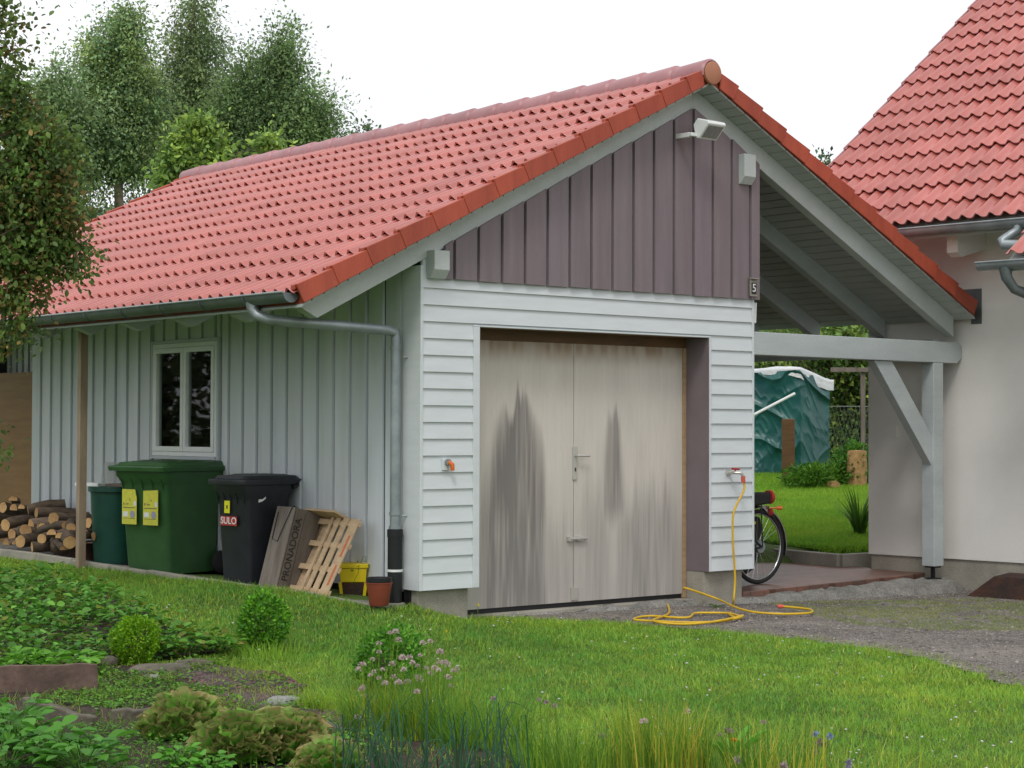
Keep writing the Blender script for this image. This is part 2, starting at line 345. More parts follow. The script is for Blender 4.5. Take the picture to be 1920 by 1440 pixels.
# garden bed
g2 = lambda px, py, z=0: tuple(at_ground(px, py)[:2])
SOIL = [g2(*k) for k in [(-80, 1215), (150, 1225), (330, 1255), (470, 1300), (640, 1345), (700, 1392), (860, 1400), (980, 1432), (900, 1560), (-160, 1560)]]
MULCH = [g2(*k) for k in [(330, 1262), (400, 1255), (520, 1262), (575, 1290), (560, 1330), (640, 1350), (660, 1380), (520, 1360), (440, 1345), (400, 1310)]]
BED = [g2(*k, -.17) for k in [(-60, 1082), (110, 1092), (210, 1118), (300, 1150), (430, 1180), (445, 1205), (400, 1225), (300, 1240), (170, 1225), (0, 1210), (-80, 1205)]]
soil_k = lambda x, y: (inpoly(x+nz(x, y, .06), y+nz(x, y, .06, 4, 8), SOIL) | inpoly(x+nz(x, y, .06), y+nz(x, y, .06, 4, 8), BED)) & ~inpoly(x, y, MULCH)
V, Q = tess(-7.5, 0, -8, 3, .05, soil_k, .006, lambda x, y: .02*(vnoise(x*9, y*9, 12)))
tag(link('garden_bed_soil', mesh_np('garden_bed_soil', V, Q, MT['soil'], smooth=True)), kind='structure')
V, Q = tess(-7.5, 0, -8, 3, .05, lambda x, y: inpoly(x+nz(x, y, .10, 6, 18), y+nz(x, y, .10, 6, 19), MULCH), .008, lambda x, y: .015*(vnoise(x*14, y*14, 13)))
tag(link('bark_mulch_path', mesh_np('bark_mulch_path', V, Q, MT['mulch'], smooth=True)), kind='structure')
exec_order = None
# ------------------------------------------------------------------ garage
RX, RZT, SL = 2.9, 4.31, .504
CS = 1/math.sqrt(1+SL*SL); SN = SL*CS
T = lambda x: RZT-SL*abs(x-RX)
GR = thing('garage', 'pale grey timber garage with pink-red tiled gable roof and open carport on its right', 'garage')
E = .127
YV, YB = -.25, 8.36
# siding on the pilasters and the header: lapped boards
def lap(mb, x0, x1, z0, z1, y=0.):
    mb.hexa([(x0, y-.020, z0), (x1, y-.020, z0), (x1, y+.02, z0), (x0, y+.02, z0), (x0, y-.004, z1+.004), (x1, y-.004, z1+.004), (x1, y+.02, z1+.004), (x0, y+.02, z1+.004)])
s = MB()
for k in range(19):
    z0 = k*E
    if k < 15: lap(s, .028, .512, z0, z0+E); lap(s, 3.125, 3.638, z0, z0+E)
    elif k == 15: lap(s, .028, .512, z0, z0+E); lap(s, 3.125, 3.638, z0, z0+E); s.box(.5121, 3.1249, -.003, .02, 2.01, z0+E-.002)
    else: lap(s, .028, 3.638, z0, z0+E)
s.build('siding', MT['siding'], GR)
s = MB(); s.box(.03, .3, -.004, .02, 2.4175, 2.60); s.build('siding_panel', MT['siding'], GR)
s = MB()   # corner and opening trims
s.box(0, .0275, -.0225, .2, -.002, 2.452); s.box(3.6385, 3.662, -.0225, .2, -.002, 2.36)
s.box(.5125, .574, -.0225, .1, -.002, 2.006); s.box(3.1, 3.1245, -.0225, .02, -.002, 2.006); s.box(.5125, 3.1245, -.0225, .02, 2.0065, 2.018)
s.build('corner_trim', MT['siding'], GR, bevel=.003)
s = MB(); s.box(3.095, 3.0995, -.018, .28, -.002, 2.005); s.box(3.1, 3.13, .021, .28, -.002, 2.005); s.build('door_reveal', MT['mauvep'], GR)
s = MB(); s.box(.574, 3.095, .021, .3, 2.008, 2.05); s.box(.3, .574, .1, .29, -.002, 2.05); s.build('header_soffit', MT['brownwood'], GR)
for a_, b_ in ((.03, .515), (3.1, 3.575)):
    s = MB(); s.box(a_, b_, .045, .42, -.55, -.003); s.build('plinth', MT['concrete'], GR, bevel=.006)
s = MB(); s.box(.5155, 3.0995, .19, .5, -.5, -.245); s.build('door_sill', MT['concrete'], GR, bevel=.008)
# solid body behind the cladding (front wall ring, right wall, rear wall)
s = MB(); s.box(.03, .45, .43, .5, -.5, 2.4); s.box(3.11, 3.64, .43, .5, -.5, 2.4); s.box(.0275, 3.638, .022, .1, 2.06, 2.62)
s.box(3.56, 3.655, .5005, 8.0, -.5, 3.3); s.box(.1, 3.555, 7.9, 8.0, -.5, 2.6)
s.add([(.05, .02, 2.6), (3.66, .02, 2.6), (3.66, .02, T(3.66)-.36), (RX, .02, RZT-.36), (.05, .02, T(.05)-.36)], [(0, 1, 2, 3, 4)])
s.box(.05, .5, .43, .44, -.5, 0)
s.build('inner_wall', MT['backing'], GR)
s = MB(); s.box(-.02, 3.6, .5, 7.9, -.45, -.235); s.build('garage_floor', MT['concd'], GR)
# mauve gable boards, each lapping the next
s = MB(); xs = [.20]+[.2+.2345*k+.1 for k in range(0, 15)]+[3.718]
xs = [x for x in xs if x <= 3.72]
RB = lambda x: T(x)-.34
for i in range(len(xs)-1):
    a, b = xs[i], xs[i+1]
    s.ct = tv(.05); za, zb = RB(a), RB(b); zb_ = 2.36+rnd.uniform(-.003, .003)
    pts = 0
    e = .015
    s.hexa([(a+e, -.050, zb_), (b, -.034, zb_), (b, -.012, zb_), (a+e, -.012, zb_), (a+e, -.050, za), (b, -.034, zb), (b, -.012, zb), (a+e, -.012, za)])
s.build('gable_cladding', MT['mauve'], GR)
s = MB(); s.box(.2, 3.705, -.0115, -.0035, 2.375, 2.62)
s.add([(.2, -.011, 2.62), (3.71, -.011, 2.62), (3.71, -.011, RB(3.71)), (RX, -.011, RB(RX)), (.2, -.011, RB(.2))], [(0, 1, 2, 3, 4)]); s.build('gable_backing', MT['backing'], GR)
# side wall with window opening
WY0, WY1, WZ0, WZ1 = 2.95, 4.10, .965, 1.985
s = MB(); y = .245; bd = []
s.ct = (1, 1, 1); s.box(.012, .03, .2005, .244, .0, 2.42)
while y < 6.69:
    y1 = min(y+.2305, 6.70); s.ct = tv(.045)
    zt = T(0)-.30
    def brd(a, b, z0, z1):
        s.hexa([(.008, a+.004, z0), (.026, b-.013, z0), (.05, b-.013, z0), (.05, a+.004, z0), (.008, a+.004, z1), (.026, b-.013, z1), (.05, b-.013, z1), (.05, a+.004, z1)])
    if y1 <= WY0 or y >= WY1: brd(y, y1, -.015, zt)
    else:
        if y < WY0-.05: brd(y, WY0-.03, -.015, zt)
        if y1 > WY1+.05: brd(WY1+.03, y1, -.015, zt)
        a, b = max(y, WY0-.03), min(y1, WY1+.03)
        if b-a > .03: brd(a, b, -.015, WZ0-.03); brd(a, b, WZ1+.03, zt)
    y = y1
s.build('side_wall', MT['sidewall'], GR)
s = MB(); s.box(.0505, .09, .2005, WY0, -.02, 2.45); s.box(.0505, .09, WY1, 6.7, -.02, 2.45); s.box(.0505, .09, WY0, WY1, -.02, WZ0); s.box(.0505, .09, WY0, WY1, WZ1, 2.45)
s.box(.03, .09, .2, 6.7, -.30, -.021); s.box(.01, .0495, .12, .19, -.30, -.004)
s.build('wall_membrane', MT['black'], GR)
# recessed end of the side wall with slats and a brown board
s = MB()
for k in range(12):
    s.ct = tv(.06); a = 6.78+k*.15; s.box(.30, .32, a, a+.10, 1.80, 2.35)
s.build('slat_screen', MT['sidewall'], GR)
s = MB(); s.box(.10, .13, 6.71, 8.9, -.2, 1.80); s.build('board_door', MT['board'], GR)
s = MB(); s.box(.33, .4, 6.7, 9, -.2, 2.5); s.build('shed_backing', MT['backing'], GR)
# window
WN = thing('window', None, None); WN.parent = GR
s = MB(); fx0, fx1 = -.012, .06
def fr(s, y0, y1, z0, z1, t, x0, x1):
    s.box(x0, x1, y0, y1, z0, z0+t); s.box(x0, x1, y0, y1, z1-t, z1); s.box(x0, x1, y0, y0+t, z0+t, z1-t); s.box(x0, x1, y1-t, y1, z0+t, z1-t)
fr(s, WY0, WY1, WZ0, WZ1, .040, fx0+.01, .085); s.build('frame', MT['white'], WN, bevel=.004)
ym = (WY0+WY1)/2
for (a, b) in ((WY0+.041, ym-.004), (ym+.004, WY1-.041)):
    s = MB(); fr(s, a, b, WZ0+.041, WZ1-.041, .045, fx0, .055); o = s.build('sash', MT['white'], WN, bevel=.004)
    s = MB(); s.box(.020, .026, a+.0455, b-.0455, WZ0+.0865, WZ1-.0865); s.build('pane', MT['pane'], o)
s = MB(); s.ct = (.8, .8, .8); s.box(-.004, .05, WY0-.03, WY0-.001, WZ0-.03, WZ1+.03); s.box(-.004, .05, WY1+.001, WY1+.03, WZ0-.03, WZ1+.03); s.box(-.004, .05, WY0, WY1, WZ1+.001, WZ1+.03); s.box(-.02, .05, WY0, WY1, WZ0-.028, WZ0-.001)
s.build('casing', MT['sidewall'], WN)
p = thing('flower_pot', 'small wooden-brown pot standing inside the garage window', 'flower pot', (.17, 3.62, WZ0+.06))
s = MB(); s.lathe([(.045, 0), (.062, .085), (.068, .086), (.068, .105), (.06, .105)], n=16); s.build('pot_body', MT['wood'], p, smooth=True)
s = MB(); s.tube([(0, 0, .1), (.005, .012, .3)], .004, 6); s.build('stick', MT['wood'], p)
s = MB(); s.box(.0905, .3, WY0-.1, WY1+.1, WZ0+.0, WZ0+.058); s.build('window_sill', MT['oldwood'], GR)
# garage doors (two leaves) - weathered, with streaky stains of their own
DX0, DX1, DZ0, DZ1, DY = .40, 3.06, -.205, 1.925, .27
def stain(u, w_):
    fine_ = vnoise(u*210, w_*7, 21)*.5+vnoise(u*95, w_*4, 22)*.5; mid_ = vnoise(u*38, w_*2.5, 23)
    jit = (vnoise(u*60, 3+u*0, 24)-.5)*.11+(vnoise(u*150, 9+u*0, 25)-.5)*.07; m = np.zeros_like(u)
    for (uc, top, h0, h1, amp, end) in ((.262, .19, .026, .125, 1.0, 2), (.685, .23, .014, .050, .75, .62), (.60, .42, .02, .06, .35, 2), (.845, .48, .09, .15, .55, 2), (.43, .58, .035, .07, .30, 2), (.08, .62, .05, .09, .25, 2), (.14, .45, .012, .04, .4, 2)):
        t_ = np.clip((w_-top)/(1-top), 0, 1); hw = h0+(h1-h0)*np.minimum(1, t_*1.7)**.8
        side = 1-smooth01((np.abs(u-uc)-hw*.62)/(hw*.85+.008)+(mid_-.5)*.7); st = smooth01((w_-top+jit)/(.08 if amp > .6 else .22))
        m = np.maximum(m, amp*side*st*(1-smooth01((w_-end)/.15)))
    m = m*(.55+.8*fine_)*(.75+.4*mid_)+smooth01((w_-.5)/.5)*.20*fine_
    return np.clip(m, 0, 1)
dm = bpy.data.materials.new('stained_door'); dm.use_nodes = True; L = dm.node_tree.links; b = dm.node_tree.nodes['Principled BSDF']; b.inputs['Roughness'].default_value = .65
at = _n(dm, 'ShaderNodeAttribute', attribute_name='tint'); L.new(at.outputs['Color'], b.inputs['Base Color'])
tc = _n(dm, 'ShaderNodeTexCoord'); mp = _n(dm, 'ShaderNodeMapping'); mp.inputs['Scale'].default_value = (12, 1, 1.2); n = _n(dm, 'ShaderNodeTexNoise'); n.inputs['Scale'].default_value = 12; n.inputs['Detail'].default_value = 6
bp = _n(dm, 'ShaderNodeBump'); bp.inputs['Strength'].default_value = .15; bp.inputs['Distance'].default_value = .004
L.new(tc.outputs['Object'], mp.inputs[0]); L.new(mp.outputs[0], n.inputs[0]); L.new(n.outputs['Fac'], bp.inputs['Height']); L.new(bp.outputs[0], b.inputs['Normal'])
xm = 1.80
DP = {}
for nm, a_, b_ in (('door_leaf', DX0, xm-.002), ('door_leaf', xm+.002, DX1)):
    nx, nz_ = 220, 300; X, Z = np.meshgrid(np.linspace(a_, b_, nx), np.linspace(DZ0, DZ1, nz_))
    u = (X-.52)/(3.06-.52); w_ = (1.925-Z)/(1.925+.205); m = stain(np.clip(u, 0, 1), w_)
    fine = vnoise(X*260, Z*14, 31)*.07+vnoise(X*60, Z*3, 32)*.05+vnoise(X*7, Z*3, 33)*.10-.11
    light = np.array([.60, .555, .495]); dark = np.array([.20, .185, .172]); brown = np.array([.30, .20, .12])
    c = light[None, None]*(1+fine[..., None])*(1-m[..., None])+dark[None, None]*(1+fine[..., None])*m[..., None]
    tp = (smooth01(1-w_/.10)*.65*(.5+vnoise(X*25, Z*8, 35)))[..., None]; c = c*(1-tp)+brown*tp
    gr = (smooth01((w_-.5)/.5)*.45)[..., None]; c = c*(1-gr)+np.array([.36, .345, .33])*gr*(1-m[..., None]*.5)+c*gr*m[..., None]*.5
    V = np.stack([X.ravel(), np.full(X.size, DY), Z.ravel()], 1); i, j = np.meshgrid(np.arange(nx-1), np.arange(nz_-1)); q = (j*nx+i).ravel()
    Q = np.stack([q, q+1, q+nx+1, q+nx], 1)
    # solid back so the leaf has thickness
    n0 = len(V); V = np.concatenate([V, [(a_, DY, DZ0), (b_, DY, DZ0), (b_, DY, DZ1), (a_, DY, DZ1), (a_, DY+.04, DZ0), (b_, DY+.04, DZ0), (b_, DY+.04, DZ1), (a_, DY+.04, DZ1)]])
    bx = np.array([(0, 1, 5, 4), (1, 2, 6, 5), (2, 3, 7, 6), (3, 0, 4, 7), (4, 5, 6, 7)])+n0
    col = np.concatenate([c.reshape(-1, 3), np.tile([.3, .27, .23], (8, 1))])
    DP[a_] = link('door_leaf', mesh_np('door_leaf', V, np.concatenate([Q, bx]), dm, tint=col), GR)
dl = DP[xm+.002]
s = MB(); s.box(xm-.012, xm+.030, DY-.014, DY-.001, .80, 1.08); s.build('lock_plate', MT['metalw'], dl, bevel=.004)
s = MB(); s.tube([(xm+.008, DY-.015, 1.0), (xm+.008, DY-.05, 1.0), (xm+.03, DY-.056, 1.0), (xm+.13, DY-.056, .998)], .010, 8); s.build('handle', MT['metalw'], dl, smooth=True)
s = MB(); s.box(xm+.003, xm+.014, DY-.018, DY-.0135, .87, .90); s.build('keyhole', MT['blacktxt'], dl)
s = MB(); s.tube([(xm-.055, DY-.022, .315), (xm+.13, DY-.022, .315)], .013, 10); s.box(xm-.075, xm-.03, DY-.03, DY-.001, .295, .335); s.box(xm+.02, xm+.09, DY-.03, DY-.001, .297, .333); s.build('door_bolt', MT['metalw'], dl, bevel=.003)
s = MB(); s.box(xm-.03, xm+.05, DY-.012, DY-.001, -.19, -.085); s.build('bottom_plate', MT['metalw'], dl)
s = MB(); s.box(DX0, DX1+.04, DY+.01, DY+.06, -.244, DZ0); s.build('threshold_gap', MT['black'], GR)
s = MB(); s.box(.574, 3.094, DY-.012, DY+.05, 1.926, 2.0075); s.build('lintel', MT['brownwood'], GR)
s = MB(); s.box(3.061, 3.094, DY-.02, DY+.05, -.24, 1.925); s.build('door_post', MT['wood'], GR, bevel=.002)
# roof tiles: rolled interlocking clay tiles
def tiles(name, org, along, up, length, slope, mat, parent, row=.342, wave=.15, seed=1, roll=.042, lift=.036):
    r = np.random.default_rng(seed); along = np.array(along, float); up = np.array(up, float); nrm = np.cross(along, up); 
    if nrm[2] < 0: nrm = -nrm
    nper = 12; cols = int(round(length/wave*nper))+1; u = np.linspace(0, length, cols); ph = (u/wave) % 1
    x = np.abs(ph-.5)*2                              # 0 at roll centre, 1 in the pan
    h = roll*smooth01(1-x/.70)-.004*smooth01((x-.6)/.4)
    nrow = int(round(slope/row)); row = slope/nrow; Vs = []; Fs = []; Ts = []; b = 0
    tid = np.floor(u/(2*wave)).astype(int)
    for k in range(nrow):
        tt = r.uniform(.90, 1.08, tid.max()+1)[tid]; lf = r.normal(0, .003, tid.max()+1)[tid]
        # last column of every tile: interlock groove
        groove = np.where(((u/(2*wave)) % 1) > .96, -.004, 0)
        rows_ = [(k*row-.004, h*.93+lift+lf-.016), (k*row-.012, h+lift+lf-.002), (k*row-.006, h+lift+lf), (k*row+row*.5, h+lift*.5+lf*.5+groove), (k*row+row+.02, h+.0*lf+groove)]
        for (v, hh) in rows_:
            Vs.append(org+along[None]*u[:, None]+up[None]*v+nrm[None]*hh[:, None]); Ts.append(np.stack([tt, tt*(1+.0*tt), tt], 1))
        nn = len(rows_); c0 = np.arange(cols-1)
        for q in range(nn-1):
            a = b+q*cols+c0; Fs.append(np.stack([a, a+1, a+cols+1, a+cols], 1))
        b += nn*cols
    return link(name, mesh_np(name, np.concatenate(Vs), np.concatenate(Fs), mat, tint=np.concatenate(Ts), smooth=True), parent)
xe = -1.24; slope_len = (RX-xe)/CS
DN = .072                                             # pans lie this far under the crest line
ROOF = tiles('roof', np.array([xe, YV+.02, T(xe)-DN]), (0, 1, 0), (CS, 0, SN), YB-YV-.02, slope_len-.06, MT['tile'], GR, seed=2)
xr = 6.56
o = tiles('right_slope', np.array([xr, YV+.02, T(xr)-DN]), (0, 1, 0), (-CS, 0, SN), YB-YV-.02, (xr-RX)/CS-.06, MT['tile'], ROOF, seed=3)
def verge(mb, x_eave, sgn, y0, y1):
    n_ = int(round(abs(RX-x_eave)/CS/.342)); st = (RX-x_eave)/n_
    for k in range(n_):
        xa = x_eave+st*k-.02*sgn; xb = x_eave+st*(k+1)-(.03*sgn if k == n_-1 else 0)*3
        mb.ct = tv(.10)
        e = .006*(1 if y0 < y1 else -1); g = .007*sgn
        q_ = .066*sgn if k < n_-1 else 0
        A = [(xa+.066*sgn, T(xa+.066*sgn)-.145), (xb-g+q_, T(xb-g+q_)-.152), (xb-g, T(xb)-.012), (xa, T(xa)+.016)]
        mb.prism([(x, y0-e*(1 if i in (0, 3) else 0), z) for i, (x, z) in enumerate(A)], (0, (y1-y0), 0))
        A = [(xa, T(xa)-.022), (xb-g, T(xb)-.050), (xb-g, T(xb)-.014), (xa, T(xa)+.014)]
        mb.prism([(x, y1+.0005, z) for x, z in A], (0, .05 if y0 < y1 else -.05, 0))
for a_ in ((xe, 1, YV, YV+.022), (xr, -1, YV, YV+.022), (xe, 1, YB, YB-.022), (xr, -1, YB, YB-.022)):
    s = MB(); verge(s, *a_); s.build('verge_tiles', MT['verge'], ROOF, bevel=.004)
pass
s = MB(); y = YV-.01
while y < YB-.1:
    s.ct = tv(.08); L_ = .40; n_ = 16; V = []
    for (yy, r_) in ((y-.004, .106), (y+.016, .124), (y+L_*.55, .114), (y+L_+.04, .104)):
        for j in range(n_+1):
            t = PI*(-.08+1.16*j/n_); V.append((RX-.01+r_*1.0*math.cos(t), yy, 4.232+r_*math.sin(t)))
    m_ = n_+1; s.add(V, [(i*m_+j, i*m_+j+1, (i+1)*m_+j+1, (i+1)*m_+j) for i in range(3) for j in range(n_)])
    y += L_
s.build('ridge_tiles', MT['ridge'], ROOF, smooth=True)
s = MB(); s.lathe([(.0, 0), (.088, 0), (.098, .006), (.098, .03), (.09, .03)], (RX-.01, YV-.028, 4.232), 24, 'y'); s.build('ridge_end_cap', M('cap_clay', (.46, .20, .12), (.40, .17, .10), rough=.6), ROOF, smooth=True)
# roof deck and soffit boards (the joints run along the roof)
s = MB()
for sg, xE in ((1, xe+.03), (-1, xr)):
    L0 = abs(RX-xE); n_ = int(L0/CS/.115); st = L0/n_
    for k in range(n_):
        xa = xE+sg*st*k; xb = xa+sg*(st-.011); s.ct = tv(.04)
        s.prism([(xa, YV+.024, T(xa)-.168), (xb, YV+.024, T(xb)-.168), (xb, YV+.024, T(xb)-.152), (xa, YV+.024, T(xa)-.152)], (0, YB-YV-.05, 0))
s.build('soffit', MT['soffit'], ROOF)
s = MB()
for sg, xE in ((1, xe+.05), (-1, xr)):
    s.prism([(xE, YV+.03, T(xE)-.150), (RX, YV+.03, RZT-.150), (RX, YV+.03, RZT-.11), (xE, YV+.03, T(xE)-.085)], (0, YB-YV-.06, 0))
s.build('roof_deck', MT['verge'], ROOF)
# rafters
ys = [-.02, .82, 1.68, 2.54, 3.40, 4.26, 5.12, 5.98, 6.84, 7.7]
for k, yy in enumerate(ys):
    for sg in (1, -1):
        s = MB(); xE = -.98 if sg == 1 else 6.5
        if k == 0 and sg == 1: xE = -.95
        t1 = -.1685; hh = -.365 if k == 0 else -.345
        tail = [(xE-sg*.12, T(xE-sg*.12)+t1), (xE-sg*.12, T(xE-sg*.12)+t1-.055), (xE+sg*.02, T(xE+sg*.02)+hh)] if sg == 1 else [(xE, T(xE)+t1), (xE, T(xE)+hh)]
        poly = tail+[(RX-sg*.001, RZT+hh), (RX-sg*.001, RZT+t1)]
        s.prism([(x, yy, z) for x, z in poly], (0, .10, 0))
        s.build('rafter', MT['trim'] if k == 0 else MT['beam'], GR, bevel=.004)
# purlins whose sloped ends carry the front rafters
def purlin(x0, x1, zb, zt, y1, yf=-.115):
    s = MB(); s.prism([(x0, y1, zb), (x0, yf+.05, zb), (x0, yf, zb+.065), (x0, yf, zt), (x0, y1, zt)], (x1-x0, 0, 0)); return s.build('purlin', MT['trim'], GR, bevel=.004)
purlin(.06, .205, 2.355, 2.565, .02); purlin(3.44, 3.585, 3.36, 3.62, .02)
purlin(-.001+.06, .16, 2.30, 2.45, 7.9, .06)
# carport frame
s = MB(); s.prism([(3.665, -.0, 1.878), (6.585, 0, 1.872), (6.655, 0, 1.93), (6.655, 0, 2.035), (6.60, 0, 2.078), (3.665, 0, 2.082)], (0, .15, 0)); s.build('carport_beam', MT['beam'], GR, bevel=.006)
s = MB(); s.box(6.215, 6.365, .002, .148, -.1, 1.8715); s.build('carport_post', MT['beam'], GR, bevel=.006)
s = MB(); s.box(6.235, 6.345, .02, .13, -.115, -.1005); s.box(6.275, 6.305, .06, .09, -.235, -.115); s.box(6.23, 6.35, .015, .135, -.235, -.215); s.build('post_foot', MT['black'], GR)
s = MB(); s.prism([(5.36, .03, 1.871), (5.62, .03, 1.871), (6.214, .03, 1.17), (6.214, .03, .88)], (0, .09, 0)); s.build('brace', MT['beam'], GR, bevel=.004)
s = MB(); s.box(6.40, 6.52, .152, 7.9, 1.95, 2.11); s.build('wall_plate', MT['beam'], GR)
s = MB()
for a in (3.9, 4.35, 4.75): s.box(a, a+.4, 1.2, 3.5, 2.09, 2.12+rnd.uniform(0, .05))
s.build('stored_boards', MT['rust'], GR)
s = MB(); s.box(3.655, 3.56, 7.98, 7.99, 0, 1); 
# loose white strip hanging at the corner
s = MB(); s.prism([(3.70, .02, 2.16), (3.73, .02, 2.16), (3.74, .02, 2.34), (3.70, .02, 2.34)], (0, .008, 0)); s.build('loose_strip', MT['white'], GR)
# gutter
def gutter(org, d, L, r=.068, n=12):
    org = np.array(org, float); d = np.array(d, float); sx = np.cross(d, [0, 0, 1]); s = MB(); V = []
    prof = [(math.cos(PI+PI*j/n)*r, math.sin(PI+PI*j/n)*r) for j in range(n+1)]
    inner = [(a*(1-.05), b_*(1-.05)) for a, b_ in prof][::-1]; prof = prof+inner; m_ = len(prof)
    for t in (0, L):
        for a, b_ in prof: V.append(org+d*t+sx*a+np.array([0, 0, b_]))
    Fs = [(j, (j+1) % m_, m_+(j+1) % m_, m_+j) for j in range(m_)]
    s.add(V, Fs)
    for t in (0, L-.003):   # end discs
        s.prism([org+d*t+sx*a+np.array([0, 0, b_]) for a, b_ in prof[:n+1]], d*.003)
    return s
s = gutter((-1.262, -.19, 2.172), (0, 1, 0), 8.5); GUT = s.build('gutter', MT['zincd'], GR, smooth=True)
s = MB(); s.tube([(-1.333, -.19, 2.176), (-1.333, 8.3, 2.176)], .0085, 8); s.build('gutter_bead', MT['zinc'], GUT, smooth=True)
for k in range(13):
    yy = .35+.62*k; s = MB()
    s.tube([(-1.262+.072*math.cos(PI+PI*j/10), yy, 2.172+.072*math.sin(PI+PI*j/10)) for j in range(11)], .005, 6)
    s.build('bracket', MT['zincd'], GUT)
s = MB(); s.tube([(-1.262, .32, 2.13), (-1.262, .31, 2.07), (-1.255, .27, 2.035), (-1.20, .22, 2.005), (-1.12, .19, 1.998), (-.16, .19, 1.965), (-.085, .19, 1.95), (-.075, .19, 1.90), (-.075, .19, .47)], [.055, .043]+[.040]*7, 14)
DPi = s.build('downpipe', MT['zinc'], GUT, smooth=True, ang=60)
for z, r_ in ((1.83, .046), (.575, .046), (.47, .048)):
    s = MB(); s.lathe([(.03, z-.012), (r_, z-.012), (r_, z+.012), (.03, z+.012)], (-.075, .19, 0), 18); s.build('pipe_clip', MT['zinc'], DPi, smooth=True)
for z in (1.76, .56): s = MB(); s.tube([(-.03, .16, z), (.02, .13, z)], .006, 6); s.build('pipe_screw', MT['zinc'], DPi, smooth=True)
s = MB(); s.lathe([(.03, -.22), (.056, -.22), (.056, .40), (.06, .40), (.06, .455), (.05, .46)], (-.075, .19, 0), 20); s.build('lower_pipe', MT['black'], DPi, smooth=True)
s = MB(); s.lathe([(.05, .137), (.0605, .137), (.0605, .155), (.05, .155)], (-.075, .19, 0), 20); s.build('pipe_band', MT['white'], DPi, smooth=True)
# little fittings
s = MB(); s.box(3.57, 3.655, -.064, -.048, 2.385, 2.535); s.prism([(3.565, -.048, 2.537), (3.565, -.085, 2.535), (3.565, -.085, 2.545), (3.565, -.048, 2.55)], (.095, 0, 0)); HN = s.build('house_number_plate', MT['concrete'], GR, bevel=.003)
s = MB(); s.box(3.580, 3.645, -.0655, -.0642, 2.405, 2.505); s.build('number_panel', MT['blacktxt'], HN)
def text(body, name, mat, parent, size, loc, rot, ext=.0015, align='CENTER', sx=1):
    cu = bpy.data.curves.new(name, 'FONT'); cu.body = body; cu.size = size; cu.extrude = ext; cu.align_x = align; cu.align_y = 'CENTER'; cu.offset = size*.012
    ob = bpy.data.objects.new('tmp', cu); COL.objects.link(ob); dg = bpy.context.evaluated_depsgraph_get(); dg.update()
    me = bpy.data.meshes.new_from_object(ob.evaluated_get(dg)); bpy.data.objects.remove(ob); bpy.data.curves.remove(cu)
    me.materials.clear(); me.materials.append(mat); o = link(name, me, parent, loc); o.rotation_euler = rot; o.scale = (sx, 1, 1); return o
text('5', 'numeral', MT['white2'], HN, .10, (3.6125, -.0672, 2.455), (PI/2, 0, 0))
FL = thing('floodlight', None, None); FL.parent = GR
s = MB(); c0 = P(1327, 241, 'y', -.26)
fx, fz = c0[0], c0[2]
s.hexa([(fx-.10, -.36, fz-.075), (fx+.10, -.36, fz-.03), (fx+.10, -.21, fz-.085+.02), (fx-.10, -.21, fz-.10), (fx-.085, -.345, fz+.05), (fx+.09, -.355, fz+.03), (fx+.07, -.20, fz+.06), (fx-.08, -.20, fz+.06)])
s.v = []; s.f = []; s.m = []; s.t = []
s.prism([(-.105, -.26, fz-.095), (-.105, -.375, fz+.02), (-.105, -.365, fz+.045), (-.105, -.24, fz+.08), (-.105, -.19, fz+.03), (-.105, -.22, fz-.085)], (.21, 0, 0)); s.v = [(x+fx, y, z) for x, y, z in s.v]
s.build('lamp_housing', MT['white'], FL, bevel=.008)
s = MB(); s.add([(fx-.088, -.361, fz+.008), (fx+.088, -.361, fz+.008), (fx+.088, -.273, fz-.080), (fx-.088, -.273, fz-.080)], [(0, 1, 2, 3)]); s.xf(Matrix.Translation((0, -.001, -.0035))); s.build('lamp_glass', MT['stoneg'], FL)
s = MB(); s.box(fx-.17, fx-.02, -.235, -.20, fz-.075, fz-.045); s.box(fx-.17, fx-.13, -.20, -.046, fz-.08, fz-.04); s.build('lamp_bracket', MT['white'], FL, bevel=.003)
SK = thing('power_socket', None, None); SK.parent = GR
q = P(837, 871, 'y', -.02); s = MB(); s.box(q[0]-.045, q[0]+.02, -.034, -.012, q[2]-.045, q[2]+.045); s.build('socket_box', MT['siding'], SK, bevel=.005)
s = MB(); s.tube([(q[0]+.0, -.05, q[2]+.02), (q[0]+.018, -.07, q[2]+.0), (q[0]+.022, -.07, q[2]-.045)], [.016, .019, .015], 10); s.build('plug', MT['orangep'], SK, smooth=True)
s = MB(); s.lathe([(.02, -.02), (.026, -.02), (.026, -.0), (.0, 0)], (q[0]-.003, -.036, q[2]+.018), 14, 'y'); s.build('socket_lid', MT['stoneg'], SK)
q = P(1366, 886, 'y', -.02); TAPP = (q[0]+.055, -.14, q[2]-.03)
TP = thing('water_tap', None, None); TP.parent = GR
s = MB(); s.lathe([(.0, -.035), (.024, -.035), (.028, -.015), (.028, -.0), (.0, 0)], (q[0]-.005, .0, q[2]), 14, 'y'); s.tube([(q[0]-.005, -.03, q[2]), (q[0]+.0, -.10, q[2]+.0), (q[0]+.03, -.135, q[2]-.002), (q[0]+.05, -.14, q[2]-.02), (q[0]+.055, -.14, q[2]-.045)], .014, 10); s.build('tap_body', MT['metalw'], TP, smooth=True)
s = MB(); s.tube([(q[0]-.04, -.10, q[2]+.035), (q[0]+.05, -.10, q[2]+.03)], .009, 8); s.tube([(q[0]+.0, -.1, q[2]), (q[0]+.0, -.1, q[2]+.03)], .007, 8); s.build('tap_handle', MT['red'], TP, smooth=True)
